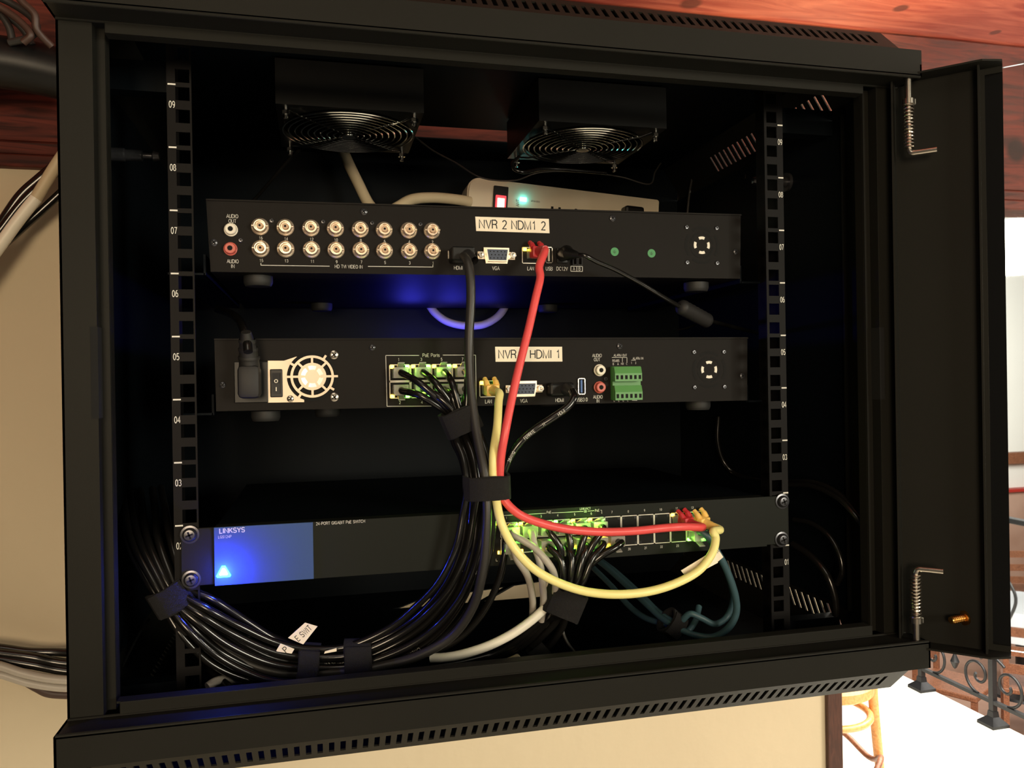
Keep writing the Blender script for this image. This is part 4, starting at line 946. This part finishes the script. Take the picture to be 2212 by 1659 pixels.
for j, (r_, k) in enumerate(order):
    X, Z = PORT1[(r_, k)]; sock = Vector((X, Y2, Z))
    o1 = -1+2*(j % 4)/3*1.0; o2 = 1 if j >= 4 else -1
    pts = [Vector((X, Y2-11, Z)), Vector((X+1.0, Y2-17, Z-1.0))]
    mid = at(988, 893, -2)
    ent = Vector((mid.x+(j-3.5)*1.9-1, -2-(j % 3)*3.2, mid.z+2))
    pts.append(Vector((X, Y2-22, Z)).lerp(ent, .38)+Vector((0, -4, 2.0)))
    rj = random.Random(j*11+3)
    for i, (px, py, Y, hs, hd) in enumerate(CL):
        q0, q1_ = CL[max(i-1, 0)], CL[min(i+1, len(CL)-1)]
        tv = Vector((q1_[0]-q0[0], -(q1_[1]-q0[1]))).normalized(); pv = Vector((tv.y, -tv.x))
        tight = 1 if i in (0, 3, 9, 10, 14) else 1.0
        tw = .9*math.sin(i*.35+j*.8)*.35
        c = at(px, py, Y)
        a_ = (o1+tw)*hs
        if i == 0: pts.append(Vector((c.x+(j-3.5)*1.7, c.y-(j % 3)*2.5+2, c.z))); continue
        pts.append(c+Vector((pv.x*a_, -o2*hd*.5+rj.uniform(-1, 1), pv.y*a_)))
    t, P = cable('network_cable', 'black network cable plugged into the %s port of the lower recorder' % names[(r_, k)], pts, R5, 'pvc', 'black network cables of the lower recorder', n=7)
    clear_plug(t, X, Y2, Z, flip=(r_ == 1))
    if j in (0, 2):
        for s0_, tx_ in ((175 if j == 0 else 150, 'SE UTP' if j == 0 else 'CMR 24AWG'), (260+j*9, 'CATEGORY 5E UTP')):
            b = B(); wrap_text(b, P, s0_, tx_, 2.3, R5); ob('jacket_print', b, M['print'], t)
# three further black cables run with the bundle from the right
extra = [([(1088, 1108, 5), (1092, 1150, -6), (1090, 1195, -10), (1073, 1265, -8), (1035, 1335, 0), (975, 1390, 8), (880, 1428, 14), (765, 1446, 14), (680, 1452, 16), (590, 1462, 14), (520, 1444, 10), (455, 1392, 6), (405, 1325, 4), (372, 1290, 12), (330, 1230, 40), (300, 1180, 70)], 'black cable curving in front of the port lights at the right side of the bundle'),
         ([(1062, 1070, -12), (1058, 1120, -10), (1050, 1200, -6), (1020, 1300, 6), (950, 1385, 16), (850, 1425, 20), (765, 1455, 22), (680, 1462, 24), (600, 1476, 22), (530, 1456, 18), (440, 1392, 14), (395, 1330, 10), (360, 1300, 14), (315, 1240, 45), (288, 1190, 75)], 'black cable at the lower edge of the floor bundle'),
         ([(560, 1462, 34), (640, 1474, 34), (540, 1447, 30), (500, 1425, 28), (560, 1388, 38), (610, 1385, 40), (640, 1405, 34), (672, 1430, 28)], None)]
for pts, lab in extra[:2]:
    cable('network_cable', lab, pts, R5, 'pvc', 'black cables running along the cabinet floor', n=7)
cable('looped_cable', 'thin black cable looping up behind the floor bundle beside the paper tag', [(508, 1395, 44), (530, 1378, 48), (565, 1372, 50), (600, 1378, 46), (640, 1400, 36), (680, 1440, 30), (740, 1456, 30)], 2.2, 'pvc')
cable('network_cable', 'black cable end crossing the front left corner of the cabinet floor', [(440, 1432, 26), (470, 1462, 14), (505, 1492, -2), (520, 1506, -10)], R5, 'pvc')
# --- HDMI lead of the upper recorder
hx = at(1003, 552, 8)
t, P = cable('hdmi_lead', 'thick charcoal video lead hanging from the upper recorder down the middle of the cabinet', [(1001, 553, 8), (1010, 566, -2), (1016, 600, -6), (1017, 650, -8), (1013, 740, -10), (1016, 830, -14), (1027, 920, -22), (1044, 1010, -34), (1052, 1080, -38), (1051, 1150, -38), (1043, 1230, -34), (1022, 1310, -24), (975, 1375, -12), (900, 1418, -4), (820, 1440, 0), (765, 1450, 0), (680, 1455, 6), (600, 1452, 8), (520, 1425, 10), (455, 1375, 8), (405, 1320, 6), (370, 1284, 14), (325, 1225, 45), (295, 1165, 80)], 3.5, 'pvcgrey')
c = at(997, 551, Y2-9); ob('plug', B().box(c.x-9, c.x+9, Y2-18, Y2-.5, c.z-5.5, c.z+5.5, 1.2), M['black'], t)
b = B(); b.lathe((c.x+3, Y2-16, c.z-1), (.35, -.8, -.5), [(5, 0), (4.6, 5), (3.8, 10), (3.5, 12)], 14); ob('strain_relief', b, M['rubber'], t, True)
# --- HDMI lead of the lower recorder
t, P = cable('hdmi_lead', 'black printed video lead sweeping from the lower recorder down to the large strap', [(1236, 845, -6), (1240, 858, -12), (1228, 878, -14), (1198, 900, -14), (1160, 925, -12), (1124, 955, -12), (1098, 995, -10), (1080, 1050, -8), (1068, 1110, -8), (1058, 1180, -8), (1035, 1270, 0), (990, 1345, 8), (920, 1400, 14), (840, 1432, 18), (765, 1440, 20), (690, 1446, 20), (600, 1442, 20), (520, 1420, 18), (455, 1370, 14), (410, 1318, 14), (385, 1288, 18), (350, 1220, 50), (325, 1160, 85)], 3.1, 'pvc')
for s0_, tx_ in ((22, 'HDMI'), (40, 'N'), (50, 'FERRITE'), (72, '28AWG')): b = B(); wrap_text(b, P, s0_, tx_, 2.2, 3.1, flip=True); ob('jacket_print', b, M['print'], t)
c = at(1212, 841, Y2-8); b = B(); b.box(c.x-11, c.x+10, Y2-14, Y2-.5, c.z-5.5, c.z+5.5, 2.2); ob('plug', b, M['black'], t)
b = B(); b.tube([(c.x+4, Y2-10, c.z), at(1226, 842, Y2-22), at(1238, 850, -6)], [5.4, 4.8, 3.6], 14); ob('strain_relief', b, M['rubber'], t, True)
# --- red patch lead
c = at(1150, 546, Y2)
t, P = cable('red_patch_lead', 'red patch lead from the upper recorder down to the switch', [at(1152, 549, Y2)+Vector((1.5, -14, 0)), at(1152, 549, Y2)+Vector((2.8, -25, -1)), (1165, 575, -6), (1167, 600, -11), (1158, 640, -16), (1141, 715, -22), (1122, 790, -28), (1106, 860, -34), (1092, 930, -40), (1082, 990, -38), (1080, 1045, -36), (1090, 1080, -40), (1120, 1110, -42), (1165, 1129, -40), (1225, 1143, -38), (1300, 1149, -36), (1370, 1147, -36), (1430, 1141, -36), (1475, 1138, -36), Vector((PORTS[(0, 10)][0]+9.8, YS-23, PORTS[(0, 10)][1]-2.8)), Vector((PORTS[(0, 10)][0]+6, YS-14, PORTS[(0, 10)][1]-1.7))], 3.15, 'red')
boot_plug(t, at(1152, 549, Y2)+Vector((0, -1, 0)), (.12, -1, 0), 'redplug', 5.6)
X, Z = PORTS[(0, 10)]
boot_plug(t, Vector((X, YS, Z)), (.42, -1, -.12), 'redplug', 5.4)
# --- yellow patch lead
t, P = cable('yellow_patch_lead', 'yellow patch lead looping from the lower recorder to the last port of the switch', [Vector((LAN1[0]+1.7, Y2-14, LAN1[1]-1.7)), Vector((LAN1[0]+3.2, Y2-26, LAN1[1]-3.4)), (1077, 870, -4), (1074, 920, -20), (1066, 980, -34), (1066, 1035, -36), (1072, 1080, -40), (1083, 1130, -46), (1108, 1180, -46), (1150, 1226, -48), (1200, 1256, -50), (1262, 1277, -52), (1330, 1284, -54), (1400, 1278, -54), (1460, 1260, -52), (1510, 1232, -50), (1538, 1195, -46), (1546, 1164, -40), (1541, 1148, -37), Vector((PORTS[(0, 11)][0]+10.2, YS-24, PORTS[(0, 11)][1]-5.3)), Vector((PORTS[(0, 11)][0]+6, YS-14, PORTS[(0, 11)][1]-3.1))], 3.2, 'yellow')
boot_plug(t, Vector((LAN1[0], Y2, LAN1[1])), (.12, -1, -.12), 'yellowplug', 5.6)
X, Z = PORTS[(0, 11)]
boot_plug(t, Vector((X, YS, Z)), (.42, -1, -.22), 'yellowplug', 5.6)
# paper flag on the yellow lead
A_ = [at(*p, -46) for p in ((1472, 1233), (1548, 1187), (1552, 1216), (1500, 1244), (1484, 1248))]
b = B(); b.prism([(p.x, p.z) for p in A_], lambda x, z: (x, -45.2, z), lambda x, z: (x, -44.8, z))
b.text('..', A_[1].x-14, -45.2, A_[1].z-8, 3, rot=.5, mi=1); b.text('..', A_[1].x-3, -45.2, A_[1].z-5, 3, rot=.5, mi=1)
ob('paper_flag', b, None, t, mats=[M['label'], M['ink']])
# --- low-voltage lead with ferrite core
t, P = cable('low_voltage_lead', 'thin black low-voltage lead with a ferrite core right of the upper recorder sockets', [(1248, 551, 2), (1265, 553, -2), (1290, 566, 0), (1330, 583, 4), (1380, 610, 10), (1430, 640, 18), (1468, 662, 26), (1520, 688, 40), (1560, 700, 60), (1640, 720, 120)], 1.9, 'pvc')
p0, p1 = at(1470, 662, 27), at(1531, 695, 42); ax = (p1-p0).normalized(); Lf = (p1-p0).length
ob('ferrite_core', B().lathe(p0, ax, [(1.9, -2), (4, -1.5), (5.6, 0)]+[(6.4+.35*(i % 2), 1+i*(Lf-3)/14) for i in range(15)]+[(5, Lf), (1.9, Lf+3)], 20), M['rubber'], t, True)
c = at(1213.6, 551, Y2); ob('plug', B().tube([(c.x, Y2-2, c.z), (c.x, Y2-13, c.z), at(1228, 549, 8), at(1250, 551, 1)], [5.6, 6, 5.2, 2.2], 16), M['black'], t, True)
cable('thin_wire', 'thin black wire end under the ferrite core', [(1462, 713, 90), (1485, 708, 80), (1510, 697, 70), (1530, 690, 60)], 1.0, 'pvc')
# --- mains lead of the lower recorder
t, P = cable('mains_lead', 'black mains lead dropping into the power inlet of the lower recorder', [(470, 668, 120), (495, 676, 90), (515, 690, 50), (527, 712, 18), (534, 740, 6), (536, 760, 2)], 3.3, 'pvc')
pa_, pb2 = at(*c7(272, 330), 14), at(*c7(455, 590), 14)
b = B(); b.box(pa_.x, pb2.x, Y2-24, Y2-2, pb2.z, pa_.z, 3.5); ob('plug', b, M['rubber'], t, True)
xm = (pa_.x+pb2.x)/2; b = B(); b.tube([(xm, Y2-14, pa_.z-3), (xm, Y2-16, pa_.z+6), (xm-.5, Y2-20, pa_.z+14), (xm-1, Y2-25, pa_.z+24)], [7.5, 7, 6, 3.6], 18)
for i in range(3): b.lathe((xm-.3*i, Y2-15-2.5*i, pa_.z+4+6*i), (0, -.3, 1), [(7.4-i*.8, 0), (7.8-i*.8, .8), (7.8-i*.8, 2.4), (7.4-i*.8, 3.2)], 18)
ob('strain_relief', b, M['rubber'], t, True)
# --- cables of the switch, gathered by a strap under the ports
def pport(r_, k): X, Z = PORTS[(r_, k)]; return Vector((X, YS, Z))
def sw_cable(r_, k, via, lab, mt='pvc', r=R5, grp='black network cables hanging from the switch'):
    s_ = pport(r_, k); t, P = cable('network_cable', lab, [s_+Vector((0, -11, 0)), s_+Vector((0, -16, -1))]+via, r, mt, grp, n=7); clear_plug(t, s_.x, YS, s_.z, flip=(r_ == 1)); return t, P
g = 'grey network cables hanging from the left ports of the switch'
sw_cable(0, 0, [(1150, 1180, -26), (1175, 1205, -30), (1195, 1235, -30), (1200, 1270, -22), (1195, 1310, -10)], 'light grey network cable from the first upper port, bending right into the strap', 'grey', grp=g)
sw_cable(0, 1, [(1155, 1180, -24), (1166, 1215, -28), (1172, 1260, -26), (1174, 1300, -14), (1170, 1340, -2)], 'light grey network cable from the second upper port, running straight down', 'grey', grp=g)
sw_cable(1, 0, [(1118, 1210, -22), (1140, 1245, -20), (1150, 1290, -12), (1150, 1330, 0), (1144, 1365, 12)], 'light grey network cable from the first lower port, farthest left', 'grey', grp=g)
T2 = (1215, 1293, -14)
spots = [(0, 2), (1, 2), (0, 3), (1, 3), (0, 4), (1, 4), (0, 5), (1, 5)]
nm2 = {0: 'upper', 1: 'lower'}; nn_ = {2: 'third', 3: 'fourth', 4: 'fifth', 5: 'sixth'}
endp = []
for j, (r_, k) in enumerate(spots):
    s_ = pport(r_, k); f = j/7
    c = at(1201+f*34, 1290+(j % 2)*4, -14)
    e1 = c+Vector((0, -5 if j % 2 else 5, 0))
    d_ = Vector((-22-6*f, 8, -34+4*f))
    via = [s_.lerp(e1, .35)+Vector((5-1*f*8, -17, 5)), s_.lerp(e1, .72)+Vector((3-f*5, -12, 4)), e1+Vector((1, -2, 6)), e1-Vector((4, 0, 8)), at(1170-f*6+(j % 3)*5, 1345, 0+4*(j % 2)), at(1105+(j % 3)*10-f*18, 1398+f*6, 14+4*(j % 2)), at(1010+(j % 3)*6, 1428+f*4, 18+(j % 2)*4), at(930, 1440+f*4, 20)]
    t, P = sw_cable(r_, k, via, 'black network cable from the %s %s port of the switch' % (nn_[k], nm2[r_]))
    if j == 3:
        for s0_, tx_ in ((190, '4 PR UTP'), (160, 'CATEGORY 2')): b = B(); wrap_text(b, P, s0_, tx_, 2.2, R5, flip=True); ob('jacket_print', b, M['print'], t)
s_ = pport(1, 6)
sw_cable(1, 6, [(1342, 1172, -22), (1330, 1182, -26), (1295, 1203, -26), (1262, 1235, -22), (1238, 1275, -16), (1222, 1310, -10), (1195, 1350, -2), (1150, 1395, 10)], 'black network cable with clear plug from the seventh lower port, sloping down left')
# white cable leaving the strap
t, P = cable('white_cable', 'white cable curving from the strap under the switch along the cabinet floor', [(1195, 1255, -8), (1192, 1290, -12), (1178, 1312, -14), (1148, 1340, -14), (1105, 1370, -12), (1055, 1395, -8), (1000, 1413, -4), (960, 1420, 0), (930, 1421, 4)], 3.5, 'white')
cable('thin_wire', 'thin black wire dropping from the strap under the switch to the cabinet lip', [(1222, 1315, 10), (1216, 1345, 10), (1217, 1368, 8), (1228, 1392, 4), (1245, 1412, 0)], 1.3, 'pvcgrey')
cable('network_cable', 'black cable behind the white cable on the cabinet floor', [(1225, 1320, 0), (1215, 1355, 6), (1190, 1392, 12), (1165, 1418, 16), (1140, 1435, 20)], R5, 'pvc')
cable('white_cable', 'short white cable end behind the front lip below the white cable', [(1118, 1421, 12), (1108, 1426, 8), (1095, 1432, 4), (1085, 1440, 2)], 3.2, 'tan')
cable('white_cable', 'short white cable end at the front left corner of the cabinet floor', [(448, 1484, 2), (465, 1473, 6), (488, 1467, 12), (520, 1466, 18)], 3.2, 'grey')
# --- blue cables at the right
t, P = cable('blue_cable', 'blue network cable from the last lower port of the switch, looping through the right strap', [pport(1, 11)+Vector((2, -8, 0)), (1512, 1148, -18), (1530, 1160, -22), (1548, 1190, -22), (1570, 1232, -18), (1588, 1285, -12), (1590, 1325, -6), (1572, 1358, 0), (1540, 1376, 6), (1500, 1372, 14), (1466, 1358, 24), (1430, 1335, 40), (1400, 1308, 60), (1360, 1270, 95), (1310, 1225, 140), (1270, 1195, 180)], 2.9, 'blue', 'blue cables at the right of the cabinet floor')
clear_plug(t, *pport(1, 11), flip=True)
fl = [at(*p, -28) for p in ((1541, 1190), (1552, 1186), (1564, 1204), (1552, 1214))]; b = B(); b.prism([(p.x, p.z) for p in fl], lambda x, z: (x, -27, z), lambda x, z: (x, -26.6, z)); b.text('E', fl[1].x-.5, -27, fl[1].z-3, 3, rot=-.9, mi=1)
ob('paper_flag', b, None, t, mats=[M['label'], M['ink']])
cable('blue_cable', 'blue network cable crossing above the front of the blue loop', [(1572, 1240, 10), (1584, 1290, 16), (1572, 1330, 18), (1545, 1348, 14), (1515, 1335, 14), (1490, 1326, 18), (1462, 1345, 28), (1420, 1320, 50), (1385, 1285, 80), (1330, 1235, 130), (1290, 1205, 170)], 2.7, 'blue', 'blue cables at the right of the cabinet floor')
cable('blue_cable', 'lowest blue network cable, running far back under the switch', [(1510, 1310, 40), (1500, 1345, 30), (1475, 1368, 26), (1440, 1350, 40), (1395, 1335, 62), (1360, 1310, 90), (1320, 1265, 130), (1280, 1225, 175)], 2.7, 'blue', 'blue cables at the right of the cabinet floor')
# --- black loops at the right side of the cabinet
for pts, lab, r in (([(1552, 900, 215), (1550, 950, 212), (1562, 995, 205), (1590, 1024, 195), (1640, 1035, 150), atX(1700, 1040, 286), atX(1760, 1043, 290), atX(1810, 1066, 293), atX(1850, 1110, 295), atX(1884, 1160, 297), atX(1900, 1200, 298)], 'black cable arching in front of the right side panel toward the front post', 2.6),
                    ([atX(1700, 1046, 276), atX(1755, 1050, 280), atX(1810, 1076, 284), atX(1842, 1108, 286), atX(1864, 1136, 290)], 'short black cable arching just under the highest arch at the right side', 2.4),
                    ([atX(1715, 1122, 282), atX(1752, 1130, 286), atX(1788, 1155, 290), atX(1812, 1195, 293), atX(1819, 1235, 294), atX(1808, 1262, 294)], 'middle black cable loop beside the right mounting rail', 2.3),
                    ([atX(1712, 1175, 268), atX(1750, 1200, 272), atX(1785, 1240, 276), atX(1803, 1290, 280), atX(1806, 1330, 282)], 'lowest black cable loop beside the right mounting rail', 3.0)):
    cable('looped_cable', lab, pts, r, 'pvc', 'black cable loops at the right side panel')
# --- blue-lit cable loop behind the recorders, grey mains leads above
cable('looped_cable', 'pale cable loop lit blue between the two recorders', [(925, 655, 318), (940, 676, 316), (965, 694, 314), (1000, 703, 312), (1040, 702, 312), (1070, 688, 314), (1088, 668, 316), (1092, 650, 318)], 4.6, 'grey')
t, P = cable('grey_mains_lead', 'pale grey mains lead coming down behind the left fan to the power strip', [(728, 285, 300), (745, 335, 296), (772, 392, 290), (800, 445, 280), (830, 462, 262), (858, 448, 262), (890, 431, 272), (935, 427, 282), (985, 431, 290), (1015, 436, 297)], 6.0, 'tan')
# --- fan wires
cable('fan_wire', 'black sleeved wire hooked under the right fan', [(1122, 338, 170), (1108, 352, 165), (1112, 366, 160), (1135, 372, 160), (1172, 365, 175), (1215, 366, 180), (1262, 370, 185), (1310, 374, 190)], 1.7, 'pvc', 'fan wires under the cabinet top')
cable('fan_wire', 'thin grey wire running from below the left fan toward the right', [(897, 296, 180), (935, 325, 200), (985, 352, 220), (1040, 384, 240), (1110, 390, 235), (1170, 372, 225), (1260, 372, 225), (1340, 382, 215), (1402, 398, 200), (1415, 372, 190), (1428, 352, 180)], .8, 'pvcgrey', 'fan wires under the cabinet top')
cable('fan_wire', 'black wire curving down from the left fan to the recorder', [(650, 320, 190), (625, 345, 200), (590, 385, 215), (560, 420, 230), (545, 436, 235)], 1.8, 'pvc', 'fan wires under the cabinet top')
cable('hanging_wire', 'thin wire hanging beside the right mounting rail above the panel latch', [(1612, 316, 190), (1613, 350, 180), (1610, 385, 165)], .7, 'pvcgrey')
cable('hanging_wire', 'grey wire hanging down behind the right end of the upper recorder', [(1495, 385, 290), (1489, 420, 290), (1484, 470, 290)], 1.6, 'pvcgrey')
cable('zip_tie_tail', 'thin serrated zip tie tail slanting at the left of the cabinet floor', [(322, 1338, 40), (300, 1370, 46), (283, 1402, 52), (264, 1440, 58)], 1.0, 'black', cat='zip tie')
# --- straps
tie('uppermost cable strap, just below the ports of the lower recorder', 995, 908, -6, (.42, 1), 19, 12, 11, 2.6)
tie('largest cable strap, holding the black bundle with the red and yellow leads', 1051, 1050, -27, (.03, 1), 17, 15.2, 17, 2.2)
tie('broad strap holding the cables under the green-lit ports of the switch', 1218, 1300, -12, (-.42, 1), 21, 14, 11, 2.4)
tie('right strap of the pair around the floor bundle', 770, 1432, 8, (-1, .03), 20, 15.2, 13, 2.4)
tie('left strap of the pair around the floor bundle, beside the paper tag', 664, 1440, 10, (-1, -.06), 15, 14.8, 13, 2.4)
tie('strap at the lower left, below the blue triangle light', 371, 1289, 8, (-.62, -1), 19, 12.5, 12, 2.0)
tie('strap around the blue cables at the lower right', 1451, 1347, 32, (-1, -.75), 14, 10, 9)
tie('small strap on the cabinet floor just behind the front lip', 1165, 1412, 16, (-1, .8), 14, 8, 7)
# --- paper tag POE SWITCH
tg = [at(*p, 2) for p in ((659, 1345), (686, 1353), (655, 1392), (622, 1378))]
tag_ = thing('paper_tag', 'white paper tag reading PoE SWITCH standing up from the floor bundle', 'tag', ((tg[2].x+tg[3].x)/2, 2, min(p.z for p in tg)-8))
b = B(); b.prism([(p.x, p.z) for p in tg], lambda x, z: (x, 2, z), lambda x, z: (x, 2.3, z))
c = (tg[0]+tg[1]+tg[2]+tg[3])/4; an = math.atan2((tg[0]-tg[3]).z, (tg[0]-tg[3]).x)
b.text('E SWIT', c.x, 1.98, c.z-.2, 4.3, rot=an, mi=1, sx=.78, depth=.08); ob('paper', b, None, tag_, mats=[M['label'], M['ink']])
tg = [at(*p, 0) for p in ((606, 1390), (636, 1402), (630, 1412), (596, 1407))]
b = B(); b.prism([(p.x, p.z) for p in tg], lambda x, z: (x, 0, z), lambda x, z: (x, .3, z)); c = (tg[0]+tg[1]+tg[2]+tg[3])/4
b.text('P', c.x, -.02, c.z, 4.2, rot=an, mi=1, depth=.08); ob('paper_fold', b, None, tag_, mats=[M['label'], M['ink']])
tg = [at(*p, -7) for p in ((702, 1407), (727, 1400), (727, 1407), (700, 1412))]
b = B(); b.prism([(p.x, p.z) for p in tg], lambda x, z: (x, -7, z), lambda x, z: (x, -6.7, z)); ob('paper_tag', b, M['label'], None, label='narrow white paper strip between the pair of straps', cat='tag')

# ================================================================== CABLES OUTSIDE THE CABINET, LEFT
YO = 325
for pts, lab, r, mt in (([(-60, 1395, YO), (0, 1400, YO-2), (60, 1408, YO), (118, 1409, YO+2), (170, 1411, YO)], 'top black cable of the group leaving the lower left of the cabinet', 4.6, 'pvc'),
                        ([(-60, 1402, YO-8), (0, 1411, YO-8), (70, 1420, YO-8), (118, 1430, YO-6), (170, 1436, YO-6)], 'second black cable of the group leaving the lower left of the cabinet', 5.0, 'pvc'),
                        ([(-60, 1418, YO-10), (0, 1425, YO-10), (70, 1436, YO-10), (125, 1447, YO-8), (170, 1452, YO-8)], 'third black cable of the group leaving the lower left of the cabinet', 5.0, 'pvc'),
                        ([(-60, 1424, YO-22), (0, 1438, YO-22), (50, 1454, YO-22), (110, 1466, YO-22), (170, 1470, YO-20)], 'upper pale cable at the lower left of the cabinet', 4.4, 'grey'),
                        ([(-60, 1450, YO-18), (0, 1456, YO-18), (60, 1474, YO-18), (120, 1484, YO-18), (170, 1486, YO-18)], 'lower pale cable at the lower left of the cabinet', 4.4, 'grey'),
                        ([(-60, 1442, YO-14), (0, 1453, YO-14), (40, 1462, YO-14), (80, 1484, YO-12), (110, 1497, YO-10), (170, 1500, YO-8)], 'dark brown cable sagging lowest at the lower left of the cabinet', 5.0, 'brown')):
    cable('wall_cable', lab, pts, r, mt, 'cables leaving the lower left of the cabinet')
t, P = cable('white_wall_cable', 'thick white cable slanting up to the cabinet at the upper left', [(-60, 612, YO-14), (0, 530, YO-14), (40, 475, YO-14), (78, 428, YO-14)], 6.2, 'white', 'cables slanting along the wall at the upper left')
ob('cream_stretch', B().tube(path([(76, 431, YO-14), (95, 400, YO-14), (118, 362, YO-14), (160, 300, YO-14)]), 6.0, 14), M['tan'], t, True)  # upper stretch of the same cable, coloured cream
for pts, lab, r in (([(-60, 560, YO), (0, 488, YO), (45, 425, YO), (90, 384, YO), (150, 335, YO)], 'upper black cable left of the slanting white cable', 6.0),
                    ([(-60, 575, YO-4), (0, 500, YO-4), (45, 442, YO-4), (90, 398, YO-4), (150, 345, YO-4)], 'black cable tucked beside the slanting white cable', 5.0),
                    ([(-60, 590, YO-2), (0, 535, YO-2), (50, 490, YO-2), (90, 455, YO-2), (150, 400, YO-2)], 'lower black cable right of the slanting white cable', 4.5)):
    cable('wall_cable', lab, pts, r, 'pvc', 'cables slanting along the wall at the upper left')
cable('cable_sleeve', 'fat black corrugated cable sleeve at the top left of the cabinet', [(-120, 128, 270), (-40, 130, 272), (30, 138, 276), (90, 150, 280), (150, 165, 285)], 25, 'black', cat='cable sleeve', seg=24)
for i, (pts, lab) in enumerate((([(-40, -20, 250), (20, 5, 250), (65, 35, 248), (80, 62, 246), (60, 82, 246), (20, 92, 250)], 'outer loop of the dark cable coil at the top left corner'),
                                ([(-40, -5, 244), (10, 22, 244), (45, 48, 242), (66, 75, 240), (50, 92, 242)], 'middle loop of the dark cable coil at the top left corner'),
                                ([(-30, 10, 256), (0, 30, 256), (20, 60, 256), (28, 100, 256)], 'inner strand of the dark cable coil at the top left corner'),
                                ([(20, -30, 238), (48, 4, 238), (74, 30, 238), (78, 60, 240), (90, 78, 244), (112, 100, 250)], 'right strand of the dark cable coil at the top left corner'),
                                ([(-30, 30, 262), (20, 40, 262), (50, 64, 262), (70, 98, 262)], 'lower strand of the dark cable coil at the top left corner'))):
    cable('coiled_cable', lab, pts, 3.4, 'brown' if i % 2 else 'pvcgrey', 'dark cable coil at the top left corner')

for i, (px, py, Y, e) in enumerate(((1120, 1140, -20, .0035), (1180, 1132, -20, .0035), (1245, 1140, -20, .0045), (1290, 1128, -20, .004), (1492, 1168, -18, .0012), (890, 800, 14, .0012), (950, 800, 14, .0012), (905, 853, 14, .001))):
    p = at(px, py, Y); light('port_glow', 'POINT', p, e*3, (.35, 1, .06), 1.5)
